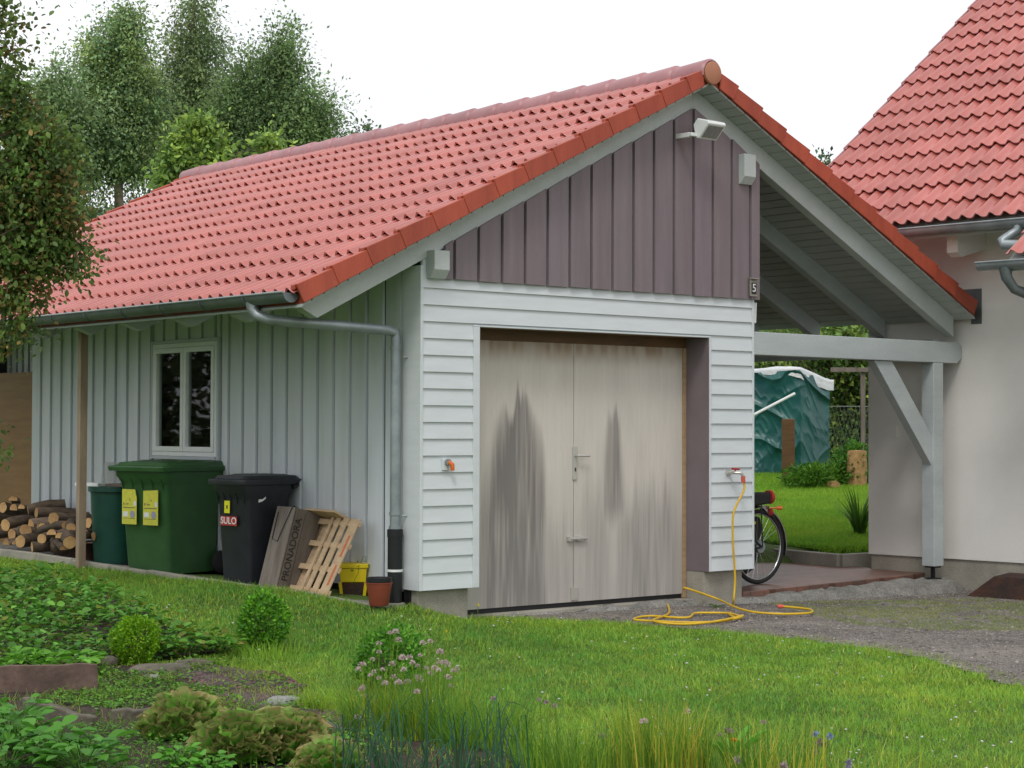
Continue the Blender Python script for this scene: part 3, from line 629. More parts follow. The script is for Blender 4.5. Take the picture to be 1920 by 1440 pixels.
# ------------------------------------------------------------------ carport floor, kerbs
z0 = -.235
s = MB(); fl = [(3.60, .05), (4.46, .15), (5.30, .235), (6.25, .36), (6.66, .45), (6.62, 1.1), (6.75, 1.25), (6.75, 2.2), (7.6, 4.2), (3.60, 5.5)]
s.prism([(x, y, -.30) for x, y in fl], (0, 0, .095)); cf = s.build('carport_paving', MT['brick'], None, bevel=.008); tag(cf, kind='structure')
# paving joints are pattern: brick node on the paving material
bm_ = MT['brick']; Lk = bm_.node_tree.links; bs = bm_.node_tree.nodes['Principled BSDF']; src = bs.inputs['Base Color'].links[0].from_socket
tcn = _n(bm_, 'ShaderNodeTexCoord'); bn = _n(bm_, 'ShaderNodeTexBrick'); bn.inputs['Scale'].default_value = 1; bn.inputs['Brick Width'].default_value = .2; bn.inputs['Row Height'].default_value = .1; bn.inputs['Mortar Size'].default_value = .006
bn.inputs['Color1'].default_value = (1, 1, 1, 1); bn.inputs['Color2'].default_value = (.72, .74, .76, 1); bn.inputs['Mortar'].default_value = (.35, .33, .3, 1)
Lk.new(tcn.outputs['Object'], bn.inputs['Vector']); mmx = _n(bm_, 'ShaderNodeMix', data_type='RGBA', blend_type='MULTIPLY'); mmx.inputs[0].default_value = .8
Lk.new(src, mmx.inputs[6]); Lk.new(bn.outputs['Color'], mmx.inputs[7]); Lk.new(mmx.outputs[2], bs.inputs['Base Color'])
def rough_strip(name, pts, wdt, h, mat, label, cat, zb=-.34, seed=3, amp=.03, steps=60):
    pts = np.array(pts, float); seg = np.linalg.norm(np.diff(pts[:, :2], axis=0), axis=1); cum = np.concatenate([[0], np.cumsum(seg)])
    tt = np.linspace(0, cum[-1], steps); C_ = np.stack([np.interp(tt, cum, pts[:, k]) for k in range(3)], 1)
    W_ = np.interp(tt, cum, wdt); H_ = np.interp(tt, cum, h); d = np.gradient(C_[:, :2], axis=0); d /= np.linalg.norm(d, axis=1, keepdims=True); n_ = np.stack([-d[:, 1], d[:, 0]], 1)
    ks = 9; V = []
    for j in range(ks):
        a = j/(ks-1); off = (a-.5)*W_; z = C_[:, 2]+H_*np.sin(PI*a)**.6+(amp*(vnoise(tt*9, off*20+40, seed)-.5)*2 if 0 < j < ks-1 else -0.03)
        V.append(np.stack([C_[:, 0]+n_[:, 0]*off+amp*(vnoise(tt*5, j+tt*0, seed+1)-.5), C_[:, 1]+n_[:, 1]*off+amp*(vnoise(tt*5, j+tt*0, seed+2)-.5), z], 1))
    V = np.concatenate(V); i, j = np.meshgrid(np.arange(steps-1), np.arange(ks-1)); a = (j*steps+i).ravel(); Q = np.stack([a, a+1, a+steps+1, a+steps], 1)
    return link(name, mesh_np(name, V, Q, mat, smooth=True))
tag(rough_strip('concrete_haunch', [(.6, .20, -.285), (3.1, .18, -.285), (3.9, .02, -.30), (4.9, .08, -.32), (5.7, .08, -.34), (6.45, .1, -.345), (6.62, .0, -.36)], [.12, .16, .26, .34, .5, .55, .3], [.02, .03, .05, .09, .12, .13, .05], MT['concd'], '', ''),
    'rough grey concrete haunch along the front edge of the paving', 'concrete edging')
# kerb stones beside the garage side wall
kp = [(-.02, .16, -.10), (-.30, .17, -.10), (-.42, .75, -.055), (-.55, 1.25, -.035), (-.70, 2.2, .0), (-.76, 3.4, .03), (-.78, 4.8, .05), (-.78, 6.2, .05), (-.78, 7.4, .05)]
s = MB(); s.prism([(x-.02*0, y, z-.012) for x, y, z in kp]+[(.045, 7.4, .0), (.045, .16, -.11)], (0, 0, -.25)); o = s.build('side_strip', MT['concd']); tag(o, kind='structure')
for a, b in zip(kp[:-1], kp[1:]):
    a = np.array(a); b = np.array(b); L_ = np.linalg.norm(b-a); n_ = max(1, int(L_/.5)); 
    for k in range(n_):
        p0 = a+(b-a)*(k/n_); p1 = a+(b-a)*((k+1)/n_-.008/L_); dz = np.array([0, 0, -.09+rnd.uniform(-.006, .006)])
        s = MB(); s.beam(p0+dz, p1+dz, .06, .19); o = s.build('kerb_stone', MT['concrete'], None, bevel=.008, org=p0, loc=p0)
        tag(o, 'grey concrete kerb stone edging the strip beside the side wall', 'kerb stone', 'kerb stones along the garage side wall')
# step retaining the rear lawn
s = MB(); a = np.array([7.15, 1.55, -.04]); b = np.array([6.85, 4.2, -.02])
s.prism([(6.80, 1.15, -.3), (7.3, 1.15, -.3), (7.0, 5.0, -.3), (6.75, 5, -.3)], (0, 0, .24)); s.v = []; s.f = []; s.m = []; s.t = []
for (x0, y0), (x1, y1) in (((6.60, 1.50), (7.6, 1.30)), ((6.60, 1.50), (6.9, 4.8))):
    s.beam((x0, y0, -.17), (x1, y1, -.16), .09, .19)
o = s.build('retaining_edge', MT['concrete'], None, bevel=.01); tag(o, 'low concrete edge between the carport paving and the rear lawn', 'kerb')
# ------------------------------------------------------------------ house
HO = np.array([6.68, -.2, 0]); HV = np.array([-.0716, .99743, 0]); HNN = np.array([.99743, .0716, 0]); UPV = np.array([0, 0, 1.])
def H(a, b, z): return HO+HNN*a+HV*b+UPV*z
HS = thing('house', 'pale plastered house with steep red tiled roof at the right edge', 'house')
bR = 1.315; tF = -7.0
s = MB(); s.hexa([H(0, tF, -.05), H(9, tF, -.05), H(9, bR, -.05), H(0, bR, -.05), H(0, tF, 3.45), H(9, tF, 3.45), H(9, bR, 3.45), H(0, bR, 3.45)])
s.prism([H(0, bR-.001, 3.45), H(9, bR-.001, 3.45), H(4.5, bR-.001, 6.9)], -HV*.3)
s.build('wall', MT['plaster'], HS)
s = MB(); s.hexa([H(.02, tF, -.8), H(8.9, tF, -.8), H(8.9, bR-.02, -.8), H(.02, bR-.02, -.8), H(.02, tF, -.052), H(8.9, tF, -.052), H(8.9, bR-.02, -.052), H(.02, bR-.02, -.052)]); s.build('base', MT['concrete'], HS)
s = MB(); s.prism([H(-.004, -.02, 2.255), H(-.004, -.02, 2.60), H(-.004, 1.2, 2.60), H(-.004, 1.2, 2.40), H(-.004, .10, 2.40), H(-.004, .10, 2.255)], HNN*.003); s.build('flashing', MT['zincd'], HS)
SLH = .7834; CH = 1/math.sqrt(1+SLH**2); SH = SLH*CH
offg = .72; zg = 3.145; yr_ = 2.05
upv = HNN*CH+UPV*SH
org = H(-offg+.02, yr_, zg+.045)
HR = tiles('roof', org, -HV, upv, 1.285+1.815, 7.8, MT['tile'], HS, seed=5, row=.345)
org2 = H(-1.24, -1.05, zg+.045-(1.24-offg+.02)*SLH)
tiles('lower_roof', org2, -HV, upv, 6.3, 8.6, MT['tile'], HR, seed=6, row=.345)
s = MB()   # deck
dn = -.05
def hd(a, b): return H(a, b, zg+.045+(a+offg-.02)*SLH+dn)
for (a0, b0, b1) in ((-offg+.04, yr_-.02, -1.04), (-1.22, -1.055, -7.3)):
    A = [hd(a0, b0), hd(5.4, b0), hd(5.4, b1), hd(a0, b1)]; s.prism(A, (0, 0, -.10))
s.build('roof_deck', MT['soffit'], HR)
s = MB()   # verge cap at the rear gable
for k in range(22):
    a0 = -offg+k*.345*CH-.01; a1 = a0+.345*CH; s.ct = tv(.07)
    s.prism([H(a0, yr_+.03, zg+.09+(a0+offg)*SLH-.02), H(a1, yr_+.03, zg+.09+(a1+offg)*SLH-.045), H(a1, yr_+.03, zg+.09+(a1+offg)*SLH-.2), H(a0, yr_+.03, zg+.09+(a0+offg)*SLH-.2)], -HV*.025)
s.build('verge_tiles', MT['ridge'], HR)
g1 = gutter(H(-offg-.02, yr_-.3, zg+.0), -HV, yr_-.3+.98); G1 = g1.build('gutter', MT['zinc'], HS, smooth=True)
gl = 2.715
g2_ = gutter(H(-1.24-.02, -.78, gl), -HV, 5.5); G2 = g2_.build('gutter', MT['zinc'], HS, smooth=True)
s = MB(); s.tube([H(-offg-.02-.068, yr_-.3, zg+.004), H(-offg-.02-.068, -.98, zg+.004)], .009, 8); s.build('gutter_bead', MT['zinc'], G1, smooth=True)
s = MB(); s.tube([H(-1.26-.068, -.78, gl+.004), H(-1.26-.068, -6.3, gl+.004)], .009, 8); s.build('gutter_bead', MT['zinc'], G2, smooth=True)
s = MB(); s.tube([H(-offg-.02, -.88, zg-.02), H(-offg-.03, -.86, zg-.10), H(-offg-.12, -.80, zg-.17), H(-offg-.16, -.78, zg-.2), H(-offg-.17, -.80, zg-.235), H(-offg-.14, -.95, zg-.245)], [.05, .045, .045, .048, .048, .048], 14); s.build('gutter_spout', MT['chrome'] if False else MT['zinc'], G1, smooth=True, ang=50)
s = MB(); s.tube([H(-1.26, -1.05, gl-.05), H(-1.26, -1.06, gl-.14), H(-1.2, -1.1, gl-.24), H(-1.05, -1.18, gl-.30), H(-.3, -1.5, gl-.46), H(-.08, -1.6, gl-.55), H(-.07, -1.62, gl-.8), H(-.07, -1.62, -.2)], [.062, .05, .045]+[.045]*5, 14); s.build('downpipe', MT['zincd'], G2, smooth=True, ang=50)
s = MB()
for bb in (.05, -.75):      # rafter tail blocks under the eaves
    s = MB(); s.prism([H(-.5, bb, 2.92), H(-.5, bb, 3.1), H(-.0, bb, 3.3), H(0, bb, 2.98), H(-.42, bb, 2.88)], -HV*.12); s.build('rafter_tail', MT['plaster'], HS)
s = MB()
s.prism([H(-1.05, -1.30, 2.42), H(-1.05, -1.3, 2.6), H(0, -1.3, 3.1), H(0, -1.3, 2.6)], -HV*.12)
s.build('rafter_tail', MT['plaster'], HS)
s = MB(); s.hexa([H(-.05, -.32, -.32), H(0.015, -.32, -.32), H(0.015, -.20, -.32), H(-.05, -.20, -.32), H(-.05, -.32, -.17), H(0.015, -.32, -.17), H(0.015, -.2, -.17), H(-.05, -.2, -.17)]); JB = s.build('junction_box', MT['concrete'], HS, bevel=.005)
s = MB(); s.tube([H(-.03, -.23, -.45), H(-.03, -.23, -.30)], .012, 8); s.tube([H(-.03, -.28, -.45), H(-.03, -.28, -.30)], .012, 8); s.build('conduit', MT['white'], JB, smooth=True)
q = H(-.006, 1.02, 1.20); s = MB(); s.box(-.003, .004, -.055, .055, -.055, .055); s.build('wall_plate', MT['plaster'], HS, loc=q, rz=math.radians(4.1))
# ------------------------------------------------------------------ rusty trough by the house
q = H(-.42, -1.05, 0); q[2] = float(gz(q[0], q[1]))
t = thing('metal_trough', 'rusty brown sheet-metal trough lying against the house base', 'trough', q, math.radians(4.1))
s = MB(); s.hexa([(-.24, -.95, -.02), (.25, -.95, -.02), (.25, .84, -.02), (-.24, .84, -.02), (-.08, -.92, .20), (.22, -.92, .22), (.22, .62, .22), (-.08, .60, .20)]); s.build('trough_body', MT['rust'], t, bevel=.01)
s = MB(); s.lathe([(0, 0), (.022, 0), (.028, .02), (.02, .04), (0, .045)], (-.21, .02, .03), 10); s.build('valve_knob', MT['coral'], t, smooth=True)
q = H(-.2, -1.02, 0); q[2] = float(gz(q[0], q[1]))+.19
t = thing('plastic_lid', 'rounded blue-grey plastic lid leaning on the house wall', 'lid', q)
s = MB(); s.lathe([(0, 0), (.15, 0), (.165, .01), (.165, .03), (.15, .04), (0, .045)], n=24); s.xf(Matrix.Translation((.08, 0, .12)) @ Matrix.Rotation(math.radians(-80), 4, 'Y') @ Matrix.Rotation(.1, 4, 'X')); s.build('lid_disc', M('bluegrey', (.18, .25, .30), rough=.5), t, smooth=True)
# ------------------------------------------------------------------ wheelie bins
def wheelie(name, label, mat, loc, rz, wd, dp, ht, group=None):
    """local frame: front faces -X, width along Y"""
    t = thing(name, label, 'wheelie bin', loc, rz, group); hb = ht*.905
    def ring(k, x0, x1, w_, z, r=.035):
        return [(x0, -w_/2, z), (x0, w_/2, z), (x1, w_/2, z), (x1, -w_/2, z)]
    s = MB(); rings = []
    def rr(x0, x1, w_, z, r=.05, n=4):
        pts = []
        for cx, cy, a0 in ((x0+r, -w_/2+r, PI), (x1-r, -w_/2+r, 1.5*PI), (x1-r, w_/2-r, 0), (x0+r, w_/2-r, .5*PI)):
            for k in range(n+1): a = a0+PI/2*k/n; pts.append((cx+r*math.cos(a), cy+r*math.sin(a), z))
        return pts
    R = [rr(-dp*.34, dp*.42, wd*.80, .02), rr(-dp*.36, dp*.44, wd*.82, .10), rr(-dp*.43, dp*.46, wd*.90, hb-.13), rr(-dp*.44, dp*.47, wd*.92, hb-.10), rr(-dp*.50, dp*.5, wd*.97, hb-.035), rr(-dp*.50, dp*.5, wd*.97, hb)]
    n_ = len(R[0]); V = sum(R, []); Fs = [(i*n_+j, i*n_+(j+1) % n_, (i+1)*n_+(j+1) % n_, (i+1)*n_+j) for i in range(len(R)-1) for j in range(n_)]+[tuple(range(n_))[::-1], tuple(range((len(R)-1)*n_, len(R)*n_))]
    s.add(V, Fs)
    for k in range(5):   # ribs under the rim
        yy = -wd*.38+wd*.76*k/4; s.prism([(-dp*.43, yy-.004, hb-.16), (-dp*.49, yy-.004, hb-.04), (-dp*.43, yy-.004, hb-.04)], (0, .008, 0))
    s.build('bin_body', mat, t, smooth=True, ang=40)
    s = MB(); R = [rr(-dp*.58, dp*.56, wd*1.06, hb+.003), rr(-dp*.59, dp*.66, wd*1.08, hb+.035), rr(-dp*.585, dp*.67, wd*1.07, hb+.045), rr(-dp*.49, dp*.66, wd*.97, hb+.052), rr(-dp*.46, dp*.60, wd*.92, hb+.075), rr(-dp*.22, dp*.52, wd*.86, ht-.008), rr(-dp*.16, dp*.42, wd*.76, ht), rr(-dp*.12, dp*.10, wd*.5, ht+.001)]
    V = sum(R, []); Fs = [(i*n_+j, i*n_+(j+1) % n_, (i+1)*n_+(j+1) % n_, (i+1)*n_+j) for i in range(len(R)-1) for j in range(n_)]+[tuple(range(n_))[::-1], tuple(range((len(R)-1)*n_, len(R)*n_))]
    s.add(V, Fs)
    lid = s.build('lid', mat, t, smooth=True, ang=30)
    s = MB(); s.tube([(dp*.50, -wd*.46, hb-.02), (dp*.60, -wd*.46, hb-.0), (dp*.66, -wd*.42, hb+.005), (dp*.66, wd*.42, hb+.005), (dp*.60, wd*.46, hb-.0), (dp*.50, wd*.46, hb-.02)], .014, 8); s.build('handle', mat, t, smooth=True)
    for sg in (-1, 1):
        s = MB(); s.lathe([(.02, -.025), (.085, -.025), (.1, -.015), (.1, .015), (.085, .025), (.02, .025)], (dp*.44, sg*wd*.47, .10), 20, 'y'); s.build('wheel', MT['rubber'], t, smooth=True)
    return t
bp_ = P(325, 1078, 'x', -.66)
gb = wheelie('wheelie_bin', 'large dark green wheelie bin with two yellow stickers on its front', MT['bing'], (-.36, 3.12, -.045), math.radians(12), .68, .70, .985)
def sticker(parent, y, x, z0, h, wd, tear):
    s = MB(); pts = [(-wd/2, 0), (wd/2, 0), (wd/2, h*.97), (-wd/2, h)] if not tear else [(-wd/2, 0), (wd/2, 0), (wd/2, h), (-wd*.38, h), (-wd*.40, h*.97), (-wd*.46, h*.82), (-wd/2, h*.78)]
    s.prism([(x, y+a, z0+b) for a, b in pts], (.002, 0, 0)); st = s.build('sticker', MT['stick'], parent)
    s = MB()
    for a0, a1, b0, b1 in ((.10, .42, .22, .36), (-.46, -.30, .53, .66)): s = MB(); s.box(x-.002, x-.0005, y+a0*wd, y+a1*wd, z0+b0*h, z0+b1*h); s.build('printed_patch', MT['white2'], st)
    s = MB(); s.lathe([(0, 0), (wd*.17, 0), (wd*.17, .0015), (0, .0015)], (x-.002, y-.22*wd, z0+.29*h), 14, 'x'); s.build('printed_disc', MT['greyp'], st)
    s = MB()
    for a0, a1, b0, b1 in ((.34, .40, .55, .62), (.20, .24, .55, .61), (.05, .14, .565, .60), (-.06, -.02, .68, .73), (-.4, .42, .465, .485), (-.4, .42, .165, .175)): s.box(x-.0018, x-.0004, y+a0*wd, y+a1*wd, z0+b0*h, z0+b1*h)
    s.build('printed_marks', MT['crate'], st)
    return st
for (yy, tr) in ((.150, True), (-.125, False)): 
    st = sticker(gb, yy, -.318, .435, .30, .19, tr); st.rotation_euler = (0, -.035, 0); st.location = (-.006 , 0, 0)
    st.rotation_euler = (0, 0, 0)
bb = wheelie('wheelie_bin', 'black wheelie bin with red and white lettered sticker beside the green bin', MT['binb'], (-.31, 1.84, -.07), math.radians(4), .46, .50, .915)
s = MB(); s.box(-.2295, -.2275, -.10, .13, .50, .575); st = s.build('name_sticker', MT['red'], bb)
text('SULO', 'lettering', MT['white2'], st, .078, (-.2305, .015, .5375), (PI/2, 0, -PI/2), .0006, sx=1.15)
s = MB(); s.box(-.2295, -.2275, .0, .075, .60, .70); st = s.build('yellow_sticker', MT['signy'], bb)
s = MB(); s.box(-.2305, -.2296, .028, .046, .635, .665); s.build('printed_mark', MT['blacktxt'], st)
s = MB(); s.prism([(-.10, -.2185, .69), (-.06, -.2185, .70), (-.03, -.2185, .72), (-.03, -.2185, .735), (-.06, -.2185, .715), (-.10, -.2185, .715)], (0, .003, 0)); s.build('white_scuff', MT['white2'], bb)
# round dark green bin with boards on it
q = pt(207, 1040, 17.0); RBX = (-.42, 4.02)
t = thing('round_bin', 'round dark green plastic bin between the firewood and the green wheelie bin', 'bin', (RBX[0], RBX[1], .0))
s = MB(); s.lathe([(.0, 0), (.175, 0), (.18, .02), (.215, .64), (.235, .645), (.235, .69), (.21, .69), (.2, .68)], n=32); s.build('bin_body', MT['bindg'], t, smooth=True)
t = thing('board', 'pale board lying across the round dark green bin', 'board', (RBX[0]-.12, RBX[1]+.1, .6905), math.radians(14))
s = MB(); s.box(-.10, .02, -.12, .19, 0, .03); s.build('plank', MT['white'], t, bevel=.003)
t = thing('board', 'brown board lying on the round dark green bin beside the pale one', 'board', (RBX[0]-.03, RBX[1]-.13, .6905), math.radians(14))
s = MB(); s.box(-.06, .12, -.13, .10, 0, .026); s.build('plank', MT['crate'], t, bevel=.003)
t = thing('acrylic_sheet', 'see-through grey plastic sheet standing behind the round green bin', 'plastic sheet', (-.12, 4.55, -.03))
s = MB(); s.prism([(.0, -.50, .02), (.0, .48, .02), (.11, .48, .92), (.11, -.50, .92)], (.006, 0, 0)); s.build('sheet', MT['acryl'], t)
s = MB(); s.box(.075, .095, -.12, .12, .845, .868); s.build('grip_bar', MT['rubber'], t)
t = thing('wooden_post', 'thin bare timber post reaching from the firewood up to the gutter', 'post', (-.90, 3.75, .0))
s = MB(); s.hexa([(-.02, -.03, -.1), (.05, -.03, -.1), (.05, .03, -.1), (-.02, .03, -.1), (-.02, -.045, 2.08), (.05, -.045, 2.08), (.05, .015, 2.08), (-.02, .015, 2.08)]); s.build('timber', MT['postwood'], t, bevel=.003)
t = thing('wooden_crate', 'low dark wooden crate behind the thin timber post', 'crate', (-.35, 4.55, -.0))
s = MB(); s.box(-.30, .12, -.22, .22, 0, .16); s.build('crate_box', MT['rust'], t, bevel=.004)
# firewood: every log its own thing
def logmesh(r, L_, split, seed):
    rr_ = random.Random(seed); n_ = 16; s = MB(); ring = []
    half = split
    for j in range(n_):
        a = 2*PI*j/n_; q = 1+rr_.uniform(-.06, .06)
        x, z = r*q*math.cos(a), r*q*math.sin(a)
        if half and z < -.1*r: z = -.1*r
        ring.append((x, z))
    kk = 6; V = []
    bx, bz = rr_.uniform(-.02, .02), rr_.uniform(-.02, .02)
    for i in range(kk):
        t_ = i/(kk-1); sc = 1+rr_.uniform(-.04, .04)
        for x, z in ring: V.append((x*sc+bx*math.sin(PI*t_), -L_/2+L_*t_, z*sc+bz*math.sin(PI*t_)))
    s.cm = 0; s.ct = tv(.3); s.add(V, [(i*n_+j, i*n_+(j+1) % n_, (i+1)*n_+(j+1) % n_, (i+1)*n_+j) for i in range(kk-1) for j in range(n_)])
    s.cm = 1; s.ct = tv(.18)
    for y_ in (-L_/2-.0005, L_/2+.0005): s.add([(x*.96, y_, z*.96) for x, z in ring], [tuple(range(n_))])
    return s
lg = 'firewood logs piled against the garage side wall'
random.seed(4)
specs = []
# (px, py of the visible end, radius, height order) - real positions follow the pile along the wall
for k, (px, py, r, dg, spl) in enumerate([
    (10, 982, .075, -40, 0), (22, 1000, .07, -35, 0), (58, 985, .08, -60, 1), (38, 1015, .075, -20, 0), (48, 1000, .075, -25, 0), (12, 1015, .06, -30, 1), (30, 1025, .05, -25, 1),
    (72, 985, .07, -75, 1), (100, 978, .075, -80, 0), (80, 990, .065, -70, 0), (110, 992, .06, -65, 1), (123, 990, .05, -20, 0), (133, 988, .055, -25, 0), (96, 1008, .06, -35, 1), (112, 1012, .06, -40, 1),
    (131, 1015, .075, -25, 0), (120, 1024, .05, -30, 1), (78, 1010, .055, -45, 0), (60, 1022, .06, -60, 0), (95, 1025, .06, -80, 0), (25, 962, .075, -55, 1), (40, 958, .05, -30, 1),
    (5, 955, .07, -60, 0), (68, 962, .065, -85, 0), (52, 948, .06, -80, 0), (24, 945, .055, -25, 1), (160, 1000, .05, -30, 0), (165, 988, .06, -70, 0), (152, 1012, .055, -20, 1), (175, 1003, .05, -60, 0), (-12, 1000, .08, -40, 0), (-10, 970, .08, -50, 0)]):
    d_ = -.78 if py > 1005 else (-.62 if py > 975 else -.42)
    c = P(px, py, 'x', d_); L_ = .36+.08*(k % 3)
    r *= .82; s = logmesh(r, L_, spl, k)
    az = math.radians(dg+rnd.uniform(-32, 32))   # axis direction: from the visible end back towards the wall
    ax = np.array([math.cos(az+PI/2-.2), math.sin(az+PI/2-.2)]); ax = ax if ax[0] > 0 else -ax
    cc = c+np.array([ax[0]*L_/2, ax[1]*L_/2, rnd.uniform(-.02, .02)])
    o = s.build('log', [MT['bark'], MT['cut']], None, smooth=True, ang=50, loc=cc)
    o.rotation_euler = (0, 0, math.atan2(-ax[0], ax[1])); o.rotation_euler.x = rnd.uniform(-.16, .16)
    tag(o, 'cut firewood log in the low pile by the board-clad side wall', 'log', lg)
# leaning crate with lettering
CRM = Matrix.Translation((-.46, 1.26, -.05)) @ Matrix.Rotation(math.radians(-4), 4, 'Z') @ Matrix.Rotation(math.radians(15), 4, 'Y')
t = thing('wooden_crate', 'weathered wooden crate with dark lettering leaning on the side wall', 'crate'); t.matrix_world = CRM
s = MB(); s.box(0, .012, -.0, .29, 0, .665); s.build('front_panel', MT['oldwood'], t, bevel=.003)
s = MB(); s.box(.0125, .25, 0, .012, 0, .665); SP = s.build('side_panel', MT['crate'], t, bevel=.002)
s = MB(); s.box(.0125, .25, .278, .29, 0, .665); s.box(.0125, .25, .0125, .2775, .655, .665); s.box(.238, .25, .0125, .2775, 0, .655); s.build('rear_panel', MT['crate'], t)
tx = text('PRONADORA', 'lettering', MT['blacktxt'], SP, .082, (.062, -.002, .335), (0, 0, 0), .0006); tx.rotation_euler = Matrix(((0, -1, 0), (0, 0, -1), (1, 0, 0))).to_euler()
s = MB(); s.box(.014, .017, -.0012, .0, .02, .64); s.box(.108, .111, -.0012, 0, .02, .64); s.build('printed_lines', MT['blacktxt'], SP)
s = MB(); s.tube([(-.004, .24, .62), (-.006, .235, .40), (-.006, .14, .38), (-.01, .09, .5), (-.008, .03, .655), (.0, .02, .675), (.02, .0, .67), (.02, .05, .675)], .0035, 6); s.build('wire', MT['rubber'], t)
s = MB(); s.box(-.0015, 0, .05, .13, .34, .41); s.v = []; s.f = []; s.m = []; s.t = []
# small pallet leaning on the wall
PM = Matrix.Translation((-.43, .60, -.07)) @ Matrix.Rotation(math.radians(-6), 4, 'Z') @ Matrix.Rotation(math.radians(27), 4, 'Y')
t = thing('pallet', 'small pale wooden pallet leaning on the side wall beside the crate', 'pallet'); t.matrix_world = PM
PLW, PLH = .74, .66
for k, (a, w_) in enumerate([(0, .05), (.075, .15), (.275, .04), (.36, .065), (.475, .08), (.605, .13)]):
    s = MB(); s.ct = tv(.1); yy = PLW-a-w_; s.box(.06 if k < 2 else .0, .072 if k < 2 else .012, yy, yy+w_, 0, PLH)
    s.build('slat', MT['pallet'], t, bevel=.002)
    if k == 5:
        s = MB(); s.box(-.0015, -.0002, yy+.03, yy+.062, .10, .27); s.box(-.0015, -.0002, yy+.028, yy+.06, .34, .52); s.build('orange_mark', MT['orange'], t)
for zz in (.02, .21, .41, .60):
    s = MB(); s.box(.013 if zz > .03 else .0125, .030, .0, PLW, zz, zz+.045); s.build('cross_board', MT['pallet'], t, bevel=.002)
s = MB(); s.box(-.10, .085, .26, PLW+.01, PLH-.015+.016, PLH+.02); s.build('top_board', MT['pallet'], t, bevel=.003)
s = MB(); s.box(-.09, .03, .24, PLW+.05, -.035, -.002); s.build('bottom_board', MT['pallet'], t, bevel=.003)
# pots
q = P(666, 1092, 'y', .78)
t = thing('planter', 'bright yellow square plastic planter on a dark base by the downpipe', 'planter', (q[0], .80, -.105), math.radians(-38))
def sq(s, r0, r1, z0, z1, zin=None):
    s.hexa([(-r0, -r0, z0), (r0, -r0, z0), (r0, r0, z0), (-r0, r0, z0), (-r1, -r1, z1), (r1, -r1, z1), (r1, r1, z1), (-r1, r1, z1)])
s = MB(); sq(s, .098, .108, .125, .235); s.build('planter_body', MT['yellow'], t, bevel=.008)
s = MB(); sq(s, .118, .120, .236, .272); s.build('rim', MT['yellow'], t, bevel=.006)
s = MB(); sq(s, .088, .098, .0, .120); s.build('base_box', MT['rust'], t, bevel=.006)
for sx_, sy_ in ((-1, -1), (1, -1), (-1, 1)):
    s = MB(); s.hexa([(sx_*.085-.012, sy_*.085-.012, 0), (sx_*.085+.012, sy_*.085-.012, 0), (sx_*.085+.012, sy_*.085+.012, 0), (sx_*.085-.012, sy_*.085+.012, 0), (sx_*.1-.012, sy_*.1-.012, .124), (sx_*.1+.012, sy_*.1-.012, .124), (sx_*.1+.012, sy_*.1+.012, .124), (sx_*.1-.012, sy_*.1+.012, .124)]); s.build('leg', MT['yellow'], t)
N = 26; pos = np.stack([nr.uniform(-.02, .14, N), nr.uniform(-.13, .02, N), nr.uniform(.22, .33, N)], 1); d = nr.normal(0, 1, (N, 3)); d[:, 2] *= .4
V, Fi = leafcloud(pos, d, nr.normal(0, .4, (N, 3))+[0, 0, 1], nr.uniform(.02, .04, N), np.full(N, .7), T_OVAL)
link('leaves', mesh_np('leaves', V, Fi, MT['leaf'], tint=rtint(N, 9, 1., 1.5), smooth=True), t)
s = MB(); s.tube([(.05, -.11, .27), (.04, -.13, .2), (.0, -.135, .12)], .002, 5); s.tube([(.05, -.04, .26), (.08, -.04, .33)], .002, 5); s.build('stem', MT['leaf'], t)
q = P(715, 1136, 'z', -.098)
t = thing('flower_pot', 'red-brown plastic flower pot on the kerb in front of the downpipe', 'flower pot', (q[0], q[1]+.03, -.097))
s = MB(); s.lathe([(0, 0), (.068, 0), (.072, .01), (.097, .165), (.101, .165), (.101, .172), (.09, .172)], n=28); s.build('pot_body', MT['redpot'], t, smooth=True)
t2 = thing('flower_pot', 'black plastic pot nested in the top of the red-brown pot', 'flower pot', (q[0], q[1]+.03, -.097+.15), 0)
s = MB(); s.lathe([(0, 0), (.082, 0), (.086, .025), (.095, .026), (.096, .058), (.085, .058), (.08, .03), (0, .03)], n=28); s.build('pot_body', MT['black'], t2, smooth=True)
# ------------------------------------------------------------------ hose
def spline(pts, n=8):
    pts = [np.array(p, float) for p in pts]; out = []
    for i in range(len(pts)-1):
        p0 = pts[max(i-1, 0)]; p1 = pts[i]; p2 = pts[i+1]; p3 = pts[min(i+2, len(pts)-1)]
        for k in range(n):
            t = k/n; out.append(.5*((2*p1)+(-p0+p2)*t+(2*p0-5*p1+4*p2-p3)*t*t+(-p0+3*p1-3*p2+p3)*t**3))
    out.append(pts[-1]); return out
G_ = lambda px, py, h=.012: P(px, py, 'z', -.283+h)
hz = [TAPP, (TAPP[0]+.004, -.145, TAPP[2]-.12), P(1376, 960, 'y', -.13), P(1374, 1010, 'y', -.12), P(1378, 1080, 'y', -.12), P(1376, 1120, 'y', -.14), P(1374, 1143, 'y', -.16)]
coil = [G_(1368, 1152), G_(1385, 1160), G_(1388, 1156), G_(1366, 1150), G_(1330, 1149), G_(1302, 1150), G_(1293, 1157), G_(1270, 1158), G_(1220, 1155), G_(1195, 1158), G_(1190, 1162), G_(1215, 1164), G_(1290, 1167), G_(1350, 1165), G_(1385, 1158, .03), G_(1392, 1154, .03), G_(1365, 1161, .03), G_(1320, 1168, .02), G_(1270, 1170, .02), G_(1225, 1164, .03), G_(1250, 1153), G_(1255, 1146), G_(1252, 1130), G_(1257, 1123), (2.86, .30, -.235)]
t = thing('garden_hose', 'yellow garden hose hanging from the wall tap, coiled on the gravel', 'garden hose')
